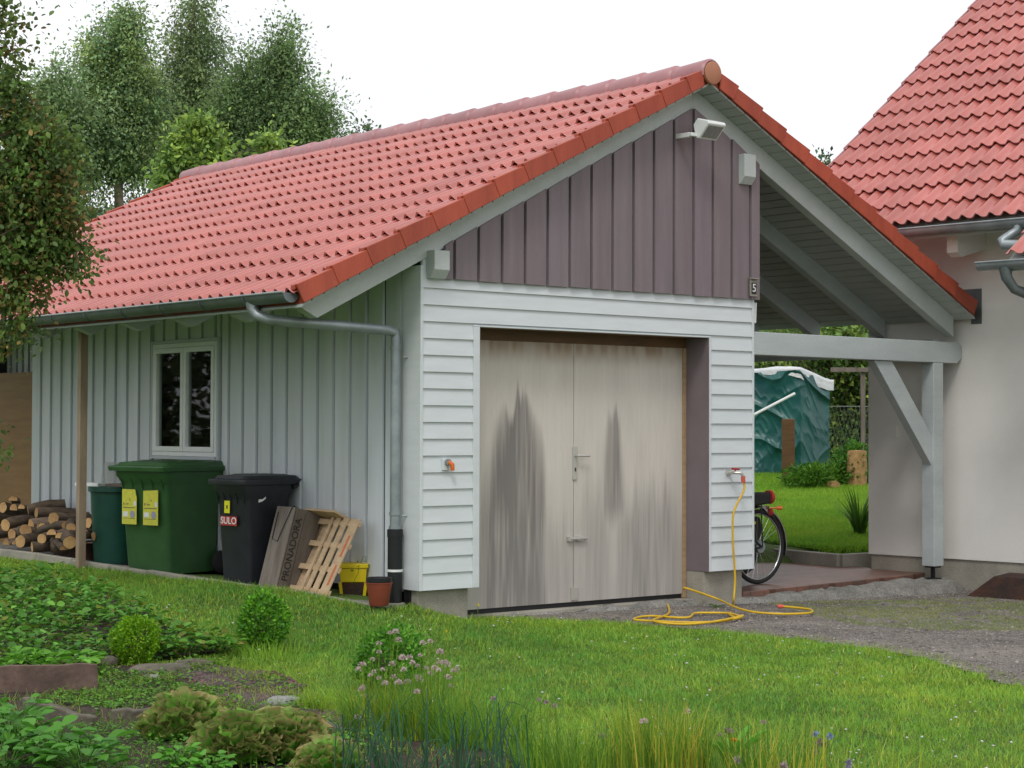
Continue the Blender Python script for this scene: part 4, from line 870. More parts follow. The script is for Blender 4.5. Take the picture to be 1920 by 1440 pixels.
s = MB(); s.tube(spline(hz+coil, 8), .0095, 8); s.build('hose', MT['hose'], t, smooth=True, ang=80)
s = MB(); s.tube([(TAPP[0], TAPP[1], TAPP[2]+.0), (TAPP[0]+.001, TAPP[1], TAPP[2]-.055)], .019, 10); s.build('hose_connector', MT['coral'], t, smooth=True)
t = thing('garden_hose', 'loose yellow hose with orange end, lying before the right plinth', 'garden hose')
h2 = [P(1281, 1104, 'y', .15), P(1290, 1104, 'y', .05), G_(1345, 1123, .05), G_(1375, 1137, .035), G_(1410, 1147, .02), G_(1460, 1151), G_(1510, 1150), G_(1523, 1147), G_(1515, 1142), G_(1468, 1137, .02)]
s = MB(); s.tube(spline(h2, 8), .0095, 8); s.build('hose', MT['hose'], t, smooth=True, ang=80)
e = G_(1468, 1137, .02); s = MB(); s.tube([e+RT*.01, e-RT*.025-np.array([0, 0, .0]), e-RT*.045], [.012, .019, .017], 10); s.build('hose_connector', MT['coral'], t, smooth=True)
t = thing('garden_hose', 'short bit of yellow hose arching out of the lawn near the clipped bush', 'garden hose')
s = MB(); a = G_(826, 1197, .0); s.tube(spline([a+[0, 0, -.03], G_(832, 1189, .05), G_(841, 1183, .06), G_(853, 1179, .03)+[0, 0, .0], G_(856, 1180, -.02)], 6), .011, 8); s.build('hose', MT['yellow'], t, smooth=True)
# ------------------------------------------------------------------ bicycle in the carport
wc = P(1421, 1097, 'z', -.205); BY = .52; wc = P(1421, 1097, 'y', BY)
bx0 = wc[0]-.0
B = thing('bicycle', 'dark bicycle with black pannier bag and silver mudguard parked behind the right pilaster', 'bicycle', (bx0, BY, -.205))
RW = .345
def wheel(parent, x, rear):
    o = None; s = MB(); n_ = 40
    s.tube([(x+(RW-.02)*math.cos(2*PI*k/n_), 0, RW+(RW-.02)*math.sin(2*PI*k/n_)) for k in range(n_+1)], .020, 8, False); o = s.build('wheel', MT['rubber'], parent, smooth=True, ang=80)
    s = MB(); s.tube([(x+(RW-.042)*math.cos(2*PI*k/n_), 0, RW+(RW-.042)*math.sin(2*PI*k/n_)) for k in range(n_+1)], .009, 6, False); s.build('rim', MT['chrome'], o, smooth=True, ang=80)
    s = MB()
    for k in range(24): a = 2*PI*k/24; s.tube([(x, .02*(-1)**k, RW), (x+(RW-.045)*math.cos(a), 0, RW+(RW-.045)*math.sin(a))], .0013, 4)
    s.build('spokes', MT['chrome'], o); s = MB(); s.lathe([(0, -.045), (.055 if rear else .02, -.04), (.055 if rear else .02, .04), (0, .045)], (x, 0, RW), 18, 'y'); s.build('hub', MT['zinc'], o, smooth=True)
    return o
wheel(B, 0, True); wheel(B, -1.08, False)
s = MB(); bbk = (-.45, 0, .28); st_ = (-.55, 0, .82); hd_ = (-.93, 0, .80)
for a_, b_, r_ in ((bbk, st_, .016), (bbk, (-.90, 0, .68), .018), ((-.53, 0, .74), hd_, .016), ((0, .05, RW), bbk, .010), ((0, .05, RW), (-.53, 0, .74), .009), ((0, -.05, RW), bbk, .010), ((0, -.05, RW), (-.53, 0, .74), .009), ((-.93, 0, .95), (-.97, 0, .62), .016), ((-.97, .04, .62), (-1.08, .04, RW), .011), ((-.97, -.04, .62), (-1.08, -.04, RW), .011)): s.tube([a_, b_], r_, 8)
s.build('frame', MT['binb'], B, smooth=True)
s = MB(); s.prism([(-.70, -.02, .88), (-.42, -.08, .88), (-.42, .08, .88), (-.70, .02, .88)], (0, 0, .05)); s.build('saddle', MT['rubber'], B, bevel=.01)
s = MB(); s.tube(spline([(-.78, -.28, 1.03), (-.88, -.2, 1.05), (-.93, -.05, .98), (-.93, .05, .98), (-.88, .2, 1.05), (-.78, .28, 1.03)], 5), .011, 8); s.build('handlebar', MT['chrome'], B, smooth=True)
s = MB(); n_ = 18; V = []
for i in range(n_+1):
    a = math.radians(-15+150*i/n_)
    for (yy, dr) in ((-.028, -.012), (-.02, .006), (0, .012), (.02, .006), (.028, -.012)): V.append(((RW+.022+dr)*math.cos(a), yy, RW+(RW+.022+dr)*math.sin(a)))
s.add(V, [(i*5+j, i*5+j+1, (i+1)*5+j+1, (i+1)*5+j) for i in range(n_) for j in range(4)]); s.build('mudguard', MT['chrome'], B, smooth=True)
s = MB(); s.box(-.42, .04, -.06, .06, .745, .76); s.tube([(0, -.06, RW), (-.02, -.06, .75)], .006, 6); s.tube([(0, .06, RW), (-.02, .06, .75)], .006, 6); s.build('rack', MT['binb'], B)
s = MB(); s.prism([(-.36, .05, .66), (.10, .05, .62), (.13, .05, .50), (.10, .05, .30), (.04, .05, .14), (-.10, .05, .08), (-.30, .05, .12)], (0, .09, 0)); s.build('pannier', MT['black'], B, bevel=.03)
s = MB(); s.box(-.02, .02, .044, .05, .55, .575); s.build('reflective_strip', MT['signy'], B)
s = MB(); s.prism([(-.20, -.07, .765), (.135, -.07, .80), (.15, -.07, .86), (.12, -.07, .90), (-.2, -.07, .90)], (0, .14, 0)); s.xf(Matrix.Translation((0, 0, -.055))); s.build('top_bag', MT['rubber'], B, bevel=.02)
s = MB(); s.lathe([(0, 0), (.062, 0), (.066, .03), (.05, .05), (0, .055)], (.10, -.03, .80), 16, 'x'); s.build('tail_light', MT['red'], B, smooth=True)
s = MB(); s.lathe([(0, 0), (.03, 0), (.034, .02), (.02, .03), (0, .032)], (.125, -.03, .66), 16, 'x'); s.build('reflector', MT['red'], B, smooth=True)
s = MB(); s.tube([(.12, -.04, .70), (.17, -.09, .70)], .008, 8); s.tube([(.165, -.085, .70), (.20, -.12, .70)], [.022, .018], 10); s.build('orange_reflector', MT['orangep'], B, smooth=True)
s = MB(); s.prism([(.02, -.03, .72), (.12, -.03, .72), (.15, -.03, .62), (.09, -.03, .66)], (0, .06, 0)); s.build('lamp_bracket', MT['chrome'], B, bevel=.004)
# ------------------------------------------------------------------ behind the carport
DT = 28.0
gzz = lambda p: float(gz(p[0], p[1]))
qb = pt(1500, 905, DT); rg = RT*np.array([1, 1, 0]); rg /= np.linalg.norm(rg); fg = np.array([math.sin(YAW), math.cos(YAW), 0])
pm = F/DT
t = thing('tarp_covered_stack', 'tall stack wrapped in creased dark green tarpaulin behind the carport', 'covered stack', (qb[0], qb[1], gzz(qb)-.05))
def tarp(u, z): pass
W_L, W_R, HT = 1.6, .50, 1.66
nu, nzz = 170, 130; U = np.linspace(-W_L, W_R+.02, nu); Zs = np.linspace(0, 1, nzz); UU, ZZ = np.meshgrid(U, Zs)
topz = HT-.18*np.clip((UU-0)/W_R, 0, 1)-.10*np.clip((-UU)/W_L, 0, 1)
rdg = lambda a, b, s_: 1-2*np.abs(vnoise(a, b, s_)-.5)
crease = -.040*rdg(UU*1.6+ZZ*3.5+20, ZZ*1.2-UU*1.4+20, 41)**4-.022*rdg(UU*4-ZZ*5+30, ZZ*2+UU*2+20, 42)**4-.010*rdg(UU*11+ZZ*9+20, ZZ*5-UU*5+30, 43)**3
depth_ = np.where(UU < 0, -UU*.45, UU*.9)+crease*1.5-(1-ZZ)*.10*(1+np.sin(UU*7))*.5
V = np.stack([rg[0]*UU+fg[0]*depth_, rg[1]*UU+fg[1]*depth_, topz*ZZ], -1).reshape(-1, 3)
i, j = np.meshgrid(np.arange(nu-1), np.arange(nzz-1)); a = (j*nu+i).ravel(); Q = np.stack([a, a+1, a+nu+1, a+nu], 1)
link('tarpaulin', mesh_np('tarpaulin', V, Q, MT['tarp'], smooth=True), t)
s = MB(); c8 = [(-W_L, -W_L*-.45), (0, .08), (W_R, W_R*.9+.05), (W_R-.5, 2.2), (-W_L, 2.2)]
s.prism([rg*u+fg*(v+.16)+UPV*0 for u, v in c8], UPV*(HT-.25)); s.build('stacked_wood', MT['brownwood'], t)
nu, nv = 60, 16; UU, VV = np.meshgrid(np.linspace(-W_L, W_R+.1, nu), np.linspace(0, 1, nv))
base = np.where(UU < 0, -UU*.45, UU*.9); tz = HT-.18*np.clip(UU/W_R, 0, 1)-.10*np.clip(-UU/W_L, 0, 1)
drop = (.03+.12*smooth01((UU+.6)/.9)+.05*vnoise(UU*5+9, UU*0, 55))*smooth01((UU+1.5)/.6)
zz = np.where(VV < .4, tz-drop*(1-VV/.4)+.03, tz+.03+.05*np.sin((VV-.4)*3)+.03*vnoise(UU*4+3, VV*6+3, 56)); dd = base-.04+np.where(VV < .4, 0, (VV-.4)*2.5)
V = np.stack([rg[0]*UU+fg[0]*dd, rg[1]*UU+fg[1]*dd, zz], -1).reshape(-1, 3); i, j = np.meshgrid(np.arange(nu-1), np.arange(nv-1)); a = (j*nu+i).ravel()
link('white_sheet', mesh_np('white_sheet', V, np.stack([a, a+1, a+nu+1, a+nu], 1), MT['tarpw'], smooth=True), t)
s = MB(); A_ = pt(1413, 778, DT-.8)-np.array(t.location); B_ = pt(1490, 738, DT-.35)-np.array(t.location); s.tube([A_-(B_-A_)*.4, B_], .022, 8); s.build('white_pole', MT['white'], t, smooth=True)
q = pt(1478, 912, DT-1.0); t = thing('wooden_post', 'thick dark weathered timber standing before the green tarpaulin', 'post', (q[0], q[1], gzz(q)-.05)); t.rotation_euler = (0, 0, -YAW)
s = MB(); s.box(-.09, .09, -.05, .05, 0, .98); s.build('timber', MT['brownwood'], t, bevel=.008)
q = pt(1607, 905, DT-1.5); t = thing('log', 'pale split log standing upright at the lawn edge beside the house corner', 'log', (q[0], q[1], gzz(q)-.05), -YAW)
s = MB(); s.ct = (1, 1, 1); s.lathe([(.0, 0), (.15, 0), (.14, .15), (.15, .3), (.135, .56), (0, .57)], n=12); s.build('trunk_piece', MT['cut'], t, smooth=True, ang=50)
q = pt(1560, 915, DT-1.8); t = thing('log', 'small orange-brown log end lying on the rear lawn', 'log', (q[0], q[1], gzz(q)+.04), -YAW+.4)
s = MB(); s.lathe([(0, -.1), (.075, -.1), (.075, .1), (0, .1)], n=12, ax='y'); s.build('log_piece', MT['cut'], t, smooth=True)
q = pt(1618, 900, DT+.6); t = thing('trellis', 'grey timber frame post with rail among the rear shrubs', 'trellis', (q[0], q[1], gzz(q)), -YAW)
s = MB(); s.box(-.035, .035, -.03, .03, 0, 1.62); s.build('upright', MT['oldwood'], t, bevel=.004)
s = MB(); s.box(-.5, .12, -.07, -.031, 1.55, 1.62); s.build('rail', MT['oldwood'], t, bevel=.004)
q = pt(1578, 850, DT+1.0); t = thing('wire_fence', 'wire mesh fence half hidden in the shrubs beyond the tarpaulin', 'fence', (q[0], q[1], gzz(q)), -YAW)
s = MB()
for k in range(30): s.tube([(-.8+k*.06, 0, 0), (-.8+k*.06+.25, 0, 1.0)], .002, 4); s.tube([(-.8+k*.06, 0, 0), (-.8+k*.06-.25, 0, 1.0)], .002, 4)
s.build('mesh_wire', MT['zinc'], t); s = MB(); s.tube([(-1, 0, 1.0), (1.2, 0, 1.0)], .006, 6); s.tube([(.6, 0, 0), (.6, 0, 1.05)], .02, 8); s.build('fence_pole', MT['zinc'], t)
# ------------------------------------------------------------------ trees
def foliage(blobs, dep0, n, size, tints, droop=0., seed=0, clump=.22, per=26, elong=1.7, wid=.55, tmpl=T_DIA, zmin=None):
    """blobs: (px, py, rx, ry, weight); leaves gathered in clumps spread through each blob's volume"""
    r = np.random.default_rng(seed); Vs = []; Fs = []; Ts = []; b = 0; cents = []
    wt = np.array([q[4]*q[2]*q[3] for q in blobs], float); wt /= wt.sum()
    for q, w_ in zip(blobs, wt):
        c = pt(q[0], q[1], dep0+(q[5] if len(q) > 5 else 0)); dd = dep0; rx, rz = q[2]*dd/F, q[3]*dd/F; nc = max(2, int(n*w_/per))
        d = r.normal(0, 1, (nc, 3)); d /= np.linalg.norm(d, axis=1, keepdims=True); rad = r.random(nc)**.40*np.where(r.random(nc) < .16, r.uniform(1., 1.3, nc), 1.)
        cc = c+d*rad[:, None]*np.array([rx, rx, rz]); cents.append(cc)
        N = nc*per; cs = clump*r.uniform(.5, 1.35, nc)
        ax_ = d*.7+r.normal(0, .45, (nc, 3))+[0, 0, .35]; ax_ /= np.linalg.norm(ax_, axis=1, keepdims=True)
        off = r.normal(0, .36, (nc, per, 3))*cs[:, None, None]+ax_[:, None]*(r.uniform(-1, 1, (nc, per, 1))*.85*cs[:, None, None]); off[:, :, 2] -= droop*np.linalg.norm(off[:, :, :2], axis=2)
        pos = (cc[:, None]+off).reshape(-1, 3); dr = off.reshape(-1, 3)*1.2+r.normal(0, .25, (N, 3)); dr[:, 2] -= droop*.35+.05
        nm = r.normal(0, .6, (N, 3)); nm[:, 2] += .8
        sz = size*r.uniform(.6, 1.4, N)
        V, Fi = leafcloud(pos, dr, nm, sz*elong*.6, np.full(N, wid), tmpl); k = len(tmpl[0])
        ct = r.uniform(.5, 1.5, nc); base = np.array(tints)[r.integers(0, len(tints), nc)]
        tt = (base[:, None]*ct[:, None, None]*r.uniform(.75, 1.25, (nc, per, 1))).reshape(-1, 3)
        Vs.append(V); Fs.append(Fi+b); Ts.append(np.repeat(tt, k, 0)); b += len(V)
    return np.concatenate(Vs), np.concatenate(Fs), np.concatenate(Ts), np.concatenate(cents)
MT['trunk'] = M('tree_bark', (.16, .12, .085), (.09, .065, .045), rough=.9, scale=6, bump=.6, bscale=30, bdist=.02)
MT['birch'] = M('birch_bark', (.38, .31, .24), (.22, .17, .12), rough=.85, scale=6, bump=.4, bscale=30)
def tree(name, label, dep0, trunk, blobs, n, size, tints, tr=.12, bark='trunk', seed=0, group=None, droop=.2, clump=.35, per=26, tmpl=T_DIA, gzb=None, limbs=1, wid=.55):
    V, Fi, Tt, C = foliage(blobs, dep0, n, size, tints, droop, seed, clump, per, tmpl=tmpl, wid=wid)
    base = pt(trunk[0][0], trunk[0][1], dep0); base = base.copy(); base[2] = gz(base[0], base[1]) if gzb is None else gzb
    t = thing(name, label, 'tree', base, 0, group)
    link('crown', mesh_np('crown', V-base, Fi, MT['tleaf'], tint=Tt), t)
    path = [base]+[pt(a, b_, dep0) for a, b_ in trunk[1:]]
    s = MB(); k = len(path); s.tube(spline(path, 5), list(np.linspace(tr, tr*.22, (k-1)*5+1)), 9)
    r = np.random.default_rng(seed+5); pp = np.array(spline(path, 5)); 
    for c in C[r.permutation(len(C))[:int(55*limbs)]]:
        below = pp[pp[:, 2] < c[2]+.1]; src_ = below[-1] if len(below) else pp[1]
        a_ = src_-np.array([0, 0, min(.25*np.linalg.norm(c-src_), max(0, src_[2]-base[2]-.3))]); mid = (a_+c)/2+r.normal(0, .08*np.linalg.norm(c-a_), 3)
        s.tube([a_, mid, c], [tr*.22, tr*.13, tr*.05], 5, False)
    s.build('trunk', MT[bark], t, smooth=True, ang=70, org=base)
    return t
GB = [(.8, .98, .8), (1., 1.05, .75), (.65, .85, .8), (1.15, 1.2, .8)]
DK = [(.38, .48, .45), (.48, .58, .42), (.3, .42, .4)]
tg = 'birches and other trees beyond the garage'
tree('birch_tree', 'bright green birch with broad pointed crown, second from the left behind the garage roof', 31, [(240, 700), (225, 420), (215, 250), (220, 120), (230, 40)],
     [(232, 62, 28, 45, 1.1), (196, 110, 40, 40, 1.), (245, 125, 38, 45, 1), (172, 175, 36, 45, .8), (205, 190, 45, 45, .8), (250, 205, 60, 60, 1), (215, 275, 80, 45, 1), (150, 320, 40, 40, .5), (255, 300, 45, 25, .5), (240, 25, 12, 22, 1)], 46000, .064, GB, .10, 'birch', 3, tg, .35, .40, 85)
tree('birch_tree', 'tall thin birch whose pale trunk shows above the garage roof', 33, [(360, 700), (362, 260), (357, 180), (352, 120), (362, 40), (366, -20)],
     [(368, 5, 20, 35, 1), (355, 55, 38, 35, .9), (395, 75, 34, 30, .8), (345, 100, 45, 30, .6), (385, 130, 50, 35, .8), (320, 150, 40, 35, .8), (310, 210, 50, 50, 1.1), (380, 200, 60, 55, 1.2), (350, 280, 70, 50, 1.2)], 30000, .062, [(.85, .95, .8), (.7, .8, .8), (1., 1.05, .8)], .11, 'birch', 8, tg, .35, .38, 85)
tree('dense_tree', 'dense dark green tree standing right of the birches over the roof', 32, [(500, 700), (500, 380), (510, 250), (520, 150), (530, 80)],
     [(532, 85, 25, 38, 1), (505, 128, 34, 28, 1), (550, 135, 24, 26, .8), (458, 132, 26, 30, .8), (445, 165, 28, 25, .6), (495, 185, 58, 38, 1.2), (560, 195, 50, 40, 1), (450, 235, 60, 50, 1.3), (530, 245, 75, 45, 1.3), (600, 218, 34, 28, .9), (590, 260, 40, 30, .8), (480, 290, 80, 35, 1.2)], 52000, .062, [(.72, .88, .65), (.85, 1., .7), (.6, .74, .65)], .14, 'trunk', 12, tg, .1, .40, 85)
tree('birch_tree', 'low pale green birch at the far left behind the roof', 30, [(120, 700), (115, 420), (105, 300), (100, 180)],
     [(105, 150, 30, 30, 1), (85, 190, 45, 40, 1), (130, 215, 45, 45, 1), (110, 260, 60, 50, 1.1), (60, 250, 40, 50, .8), (110, 330, 50, 60, 1)], 21000, .064, [(1.05, 1.2, 1.05), (.85, 1., .85)], .1, 'birch', 14, tg, .35, .38, 85)
tree('maple_tree', 'small bright lime green maple rising just behind the ridge', 24, [(372, 560), (372, 400), (370, 320), (372, 260)],
     [(372, 252, 22, 18, 1), (360, 280, 36, 20, 1), (395, 290, 25, 22, 1), (350, 312, 30, 20, .9), (385, 322, 40, 22, 1), (325, 335, 22, 14, .7), (505, 272, 20, 10, .7)], 15000, .085, [(.9, 1.15, .5), (1.15, 1.3, .5), (.65, .85, .45)], .05, 'trunk', 17, tg, .2, .20, 24, T_OVAL)
tree('dark_tree', 'low dark trees filling the gap behind the roof verge at left', 36, [(230, 760), (230, 500), (240, 420)],
     [(190, 425, 60, 30, 1), (250, 400, 45, 18, .8), (320, 335, 35, 30, 1), (300, 372, 30, 16, .8), (120, 420, 60, 60, 1), (60, 380, 70, 70, 1), (250, 440, 90, 40, 1), (40, 480, 70, 60, 1), (330, 300, 30, 30, .8)], 34000, .068, DK, .12, 'trunk', 19, tg, .1, .34, 30)
tree('distant_tree', 'tip of a distant tree just showing over the ridge line', 45, [(688, 900), (688, 400), (688, 260)], [(688, 243, 16, 8, 1), (680, 262, 30, 14, 1), (700, 300, 60, 30, 1)], 1500, .12, DK, .08, 'trunk', 23, tg)
tree('distant_tree', 'tip of a conifer showing between the two roofs', 45, [(1548, 900), (1548, 400), (1546, 310)], [(1546, 297, 5, 7, 1), (1546, 318, 14, 14, 1), (1560, 340, 30, 18, 1)], 900, .12, DK, .08, 'trunk', 24)
# the near tree hanging in from the left
tree('garden_tree', 'dark leafy tree with brownish seeds overhanging the left end of the roof', 13.2, [(-140, 1050), (-120, 800), (-90, 560), (-60, 300), (-40, 100), (-30, -60)],
     [(-10, 20, 32, 45, .8), (15, 95, 42, 38, .30), (-5, 150, 45, 40, .8), (30, 225, 65, 48, .9), (75, 300, 70, 60, 1.2), (40, 360, 95, 60, 1.3), (90, 420, 65, 60, 1.3), (30, 470, 80, 50, 1.2), (110, 480, 50, 38, .7), (20, 555, 60, 34, .9), (25, 610, 42, 22, .7), (-20, 640, 40, 30, .6), (50, 25, 25, 18, .12), (150, 500, 26, 14, .3), (5, 835, 10, 14, .5)],
     17000, .042, [(.42, .52, .28), (.30, .42, .25), (.55, .66, .28), (.75, .45, .28), (.45, .66, .25)], .07, 'trunk', 31, None, .2, .15, 26, T_OVAL, limbs=1.6, wid=.62)
# shrubs behind the carport, hedge, fern, sword leaved plant
tree('shrub', 'leafy green shrubs filling the view between the tarpaulin and the house', DT+2.5, [(1600, 900), (1600, 800), (1605, 700)],
     [(1600, 700, 45, 40, 1), (1620, 770, 45, 50, 1), (1580, 760, 30, 50, .9), (1600, 840, 45, 45, 1), (1640, 720, 50, 60, 1), (1560, 620, 90, 50, 1), (1560, 700, 30, 30, .6), (1600, 650, 60, 40, 1), (1450, 640, 160, 50, .6), (1700, 800, 60, 80, .6)], 14000, .10, [(.7, .9, .4), (.55, .75, .4), (.95, 1., .4), (.35, .5, .3)], .05, 'trunk', 37, None, .1, .25, 22)
tree('hedge', 'dark green hedge closing the garden behind the tarpaulin stack', DT+6, [(1500, 900), (1500, 820), (1500, 760)],
     [(1350+45*k, 800, 40, 90, 1) for k in range(9)]+[(1350+45*k, 660, 45, 80, 1) for k in range(9)], 34000, .13, [(.45, .6, .35), (.35, .5, .35), (.6, .7, .35)], .06, 'trunk', 38, None, .1, .3, 22)
for i, (tx_, ty_) in enumerate(((-9.0, 13.0), (-7.0, 16.5), (-12.5, 10.5))):
    r = np.random.default_rng(300+i); N = 4200; base = np.array([tx_, ty_, float(gz(tx_, ty_))]); t = thing('garden_tree', 'leafy tree left of the picture, mirrored in the garage window', 'tree', base, 0, 'trees left of the picture')
    d = r.normal(0, 1, (N, 3)); d /= np.linalg.norm(d, axis=1, keepdims=True); pos = d*(r.random(N)**.4)[:, None]*np.array([2.0, 2.0, 3.0])+[0, 0, 3.4]
    V, Fi = leafcloud(pos, r.normal(0, 1, (N, 3)), r.normal(0, 1, (N, 3)), r.uniform(.15, .32, N), np.full(N, .6), T_DIA)
    link('crown', mesh_np('crown', V, Fi, MT['tleaf'], tint=np.repeat(np.stack([r.uniform(.5, .9, N)]*3, 1), 4, 0)), t)
    s = MB(); s.tube([(0, 0, 0), (.1, 0, 2), (0, .1, 4.5)], [.16, .12, .05], 8); s.build('trunk', MT['trunk'], t, smooth=True)
def bushy(name, label, cat, c, r3, n, size, tints, seed, mat='leaf', tmpl=T_OVAL, up=.3, wid=.6, shell=.72, group=None, core=True, base=None):
    r = np.random.default_rng(seed); d = r.normal(0, 1, (n, 3)); d /= np.linalg.norm(d, axis=1, keepdims=True)
    rad = shell+(1-shell)*r.random(n)**.6; lump = 1+.22*(vnoise(d[:, 0]*3+20, d[:, 1]*3+d[:, 2]*2+20, seed)-.5)*2+.14*(vnoise(d[:, 0]*8+20, d[:, 1]*8+d[:, 2]*8+20, seed)-.5)*2
    pos = d*(rad*lump)[:, None]*np.array(r3); dr = d*.8+r.normal(0, .55, (n, 3)); dr[:, 2] += up; nm = d+r.normal(0, .5, (n, 3))
    V, Fi = leafcloud(pos, dr, nm, size*r.uniform(.6, 1.3, n), np.full(n, wid), tmpl)
    base_t = np.array(tints)[r.integers(0, len(tints), n)]*r.uniform(.75, 1.3, (n, 1))
    b0 = np.array(c, float)-np.array([0, 0, r3[2]]) if base is None else np.array(base, float)
    t = thing(name, label, cat, b0, 0, group); off = np.array(c, float)-b0
    link('foliage', mesh_np('foliage', V+off, Fi, MT[mat], tint=np.repeat(base_t, len(tmpl[0]), 0)), t)
    if core:
        s = MB()
        for k in range(14):
            a = 2*PI*k/14; e = np.array([math.cos(a)*r3[0]*.6, math.sin(a)*r3[1]*.6, r3[2]*rnd.uniform(-.2, .8)])+off; s.tube([(0, 0, 0), e*np.array([.3, .3, .5]), e], [.008, .006, .003], 5, False)
        s.build('stems', MT['trunk'], t)
    return t
BX = [(1.1, 1.35, .8), (1.6, 1.8, .8), (.7, .95, .8), (2.1, 2.1, .9)]
q = P(490, 1205, 'z', -.24)
gq = lambda px, py: (lambda p: np.array([p[0], p[1], float(gz(p[0], p[1]))]))(P(px, py, 'z', float(-.24)))
q = at_ground(492, 1206); bushy('boxwood_ball', 'round clipped box bush in the lawn below the leaning crate', 'bush', q+[0, 0, .175], (.155, .155, .18), 3600, .025, BX, 51, base=q)
q = at_ground(252, 1243); bushy('boxwood_ball', 'yellow-green clipped box bush at the edge of the strawberry bed', 'bush', q+[0, 0, .14], (.145, .145, .145), 5200, .017, [(2.5, 2.0, .35), (1.9, 1.75, .35), (1.2, 1.3, .4)], 52, base=q)
q = at_ground(728, 1292); bushy('boxwood_ball', 'loose low box bush behind the chive flowers', 'bush', q+[0, 0, .16], (.20, .20, .20), 4200, .024, [(1.3, 1.5, 1.), (.85, 1.1, .9), (1.9, 2.0, 1.4)], 53, base=q)
q = pt(1530, 905, DT-1.6); q[2] = gzz(q); bushy('weed_clump', 'tufty weeds growing at the foot of the green tarpaulin', 'plant', q+[0, 0, .12], (.6, .35, .22), 3000, .08, [(1.1, 1.2, .8), (.8, .9, .7), (1.5, 1.4, .8)], 54, tmpl=T_DIA, wid=.3, shell=.15)
q = pt(1600, 905, DT-1.3); q[2] = gzz(q); bushy('weed_clump', 'green weeds behind the upright pale log', 'plant', q+[0, 0, .25], (.35, .3, .4), 2500, .07, [(1., 1.2, .8), (.7, .9, .7)], 55, tmpl=T_DIA, wid=.45, shell=.15)
# sword-leaved plant by the house corner
q = at_ground(1612, 1018); q = pt(1612, 1015, 21.0); q[2] = gzz(q)
t = thing('iris_plant', 'dark sword-leaved plant beside the rear house corner', 'plant', q)
N = 46; az = nr.uniform(0, 2*PI, N); V, Qd, Tr, k = blades(np.stack([np.cos(az)*.05, np.sin(az)*.05, np.zeros(N)], 1), nr.uniform(.35, .68, N), np.full(N, .035), nr.uniform(.15, .75, N), 5, az)
link('leaves', mesh_np('leaves', V, [Qd, Tr], MT['leaf'], tint=rtint(N, k, .5, .9, .1)), t)
# ------------------------------------------------------------------ lawn grass
FOOT = [(-.0, .1), (-.32, .13), (-.46, .75), (-.60, 1.25), (-.75, 2.2), (-.82, 4.8), (-.82, 7.5), (.0, 9), (8, 9), (8, .6), (3.6, .1), (.5, .3)]
def visible(x, y, m=320):
    px, py, z = proj(np.stack([x, y, gz(x, y)], 1)); return (px > -m) & (px < 1920+m) & (py < 1440+m*1.2) & (z > 2)
def scatter(n, x0, x1, y0, y1, keep, seed):
    r = np.random.default_rng(seed); x = r.uniform(x0, x1, n); y = r.uniform(y0, y1, n); k = keep(x, y) & visible(x, y); return x[k], y[k]
lawn_k = lambda x, y: (~drive_k(x, y) & ~inpoly(x, y, FOOT) & ~inpoly(x+nz(x, y, .08), y+nz(x, y, .08, 4, 8), SOIL) & ~inpoly(x+nz(x, y, .08), y+nz(x, y, .08, 4, 9), BED) & ~inpoly(x, y, MULCH) & (x < 3)) | (inpoly(x, y, BED) & (vnoise(x*5+3, y*5+3, 161) > .45) & (nr.random(x.shape) < .5))
def grassmesh(name, x, y, h, wd, tint, bend=(.15, 1.25)):
    N = len(x); pos = np.stack([x, y, gz(x, y)-.004], 1)
    V, Qd, Tr, k = blades(pos, h, wd, nr.uniform(*bend, N), 2)
    return mesh_np(name, V, [Qd, Tr], MT['grass'], tint=np.repeat(tint, k, 0))
bedmask = lambda x, y: inpoly(x, y, BED) & (vnoise(x*5+3, y*5+3, 161) > .38)
x, y = scatter(860000, -7.5, 2.2, -8.5, 9.5, lawn_k, 61)
n1 = vnoise(x*.9+20, y*.9+20, 62); n2 = vnoise(x*4+20, y*4+20, 63); n3 = vnoise(x*14+20, y*14+20, 64)
edge = smooth01(1-(np.abs(x+.5)+0)/.6)*(y > .0)
h = (.015+.022*n2+.016*n3+.022*n1*smooth01((y+1)/3))*nr.uniform(.6, 1.35, len(x))+.03*edge*n2
g = nr.uniform(.62, 1.3, len(x))*(.70+.38*n1+.26*n2); yel = np.clip(nr.normal(0, .12, len(x))+.34*(n3-.5)+.30*(n1-.55), -.3, .45)
dryb = nr.random(len(x)) < .035
ti = np.stack([g*(1+yel), g*(1+.12*yel), g*(1-yel*.6)], 1); ti[dryb] = np.stack([g*2.4, g*1.25, g*2.2], 1)[dryb]
wd = nr.uniform(.0034, .0068, len(x))*(1+.10*(dep(x, y)-9).clip(0, 12)*.5)
tag(link('lawn_grass', grassmesh('lawn_grass', x, y, h, wd, ti)), 'short bright green lawn grass before the garage', 'grass', kind='stuff')
# taller tufts
x, y = scatter(60000, -7.5, 2.2, -8.5, 9.5, lambda x, y: lawn_k(x, y) & (vnoise(x*2+7, y*2+7, 66) > .50), 67)
cx = np.repeat(x[::6], 6)[:len(x)]; cy = np.repeat(y[::6], 6)[:len(y)]; x = cx+nr.normal(0, .012, len(cx)); y = cy+nr.normal(0, .012, len(cy)); g = nr.uniform(.7, 1.2, len(x))
tag(link('tall_grass', grassmesh('tall_grass', x, y, nr.uniform(.04, .095, len(x)), np.full(len(x), .0058), np.stack([g*1.15, g*1.1, g*.9], 1))), 'longer grass tufts standing in the lawn', 'grass', kind='stuff')
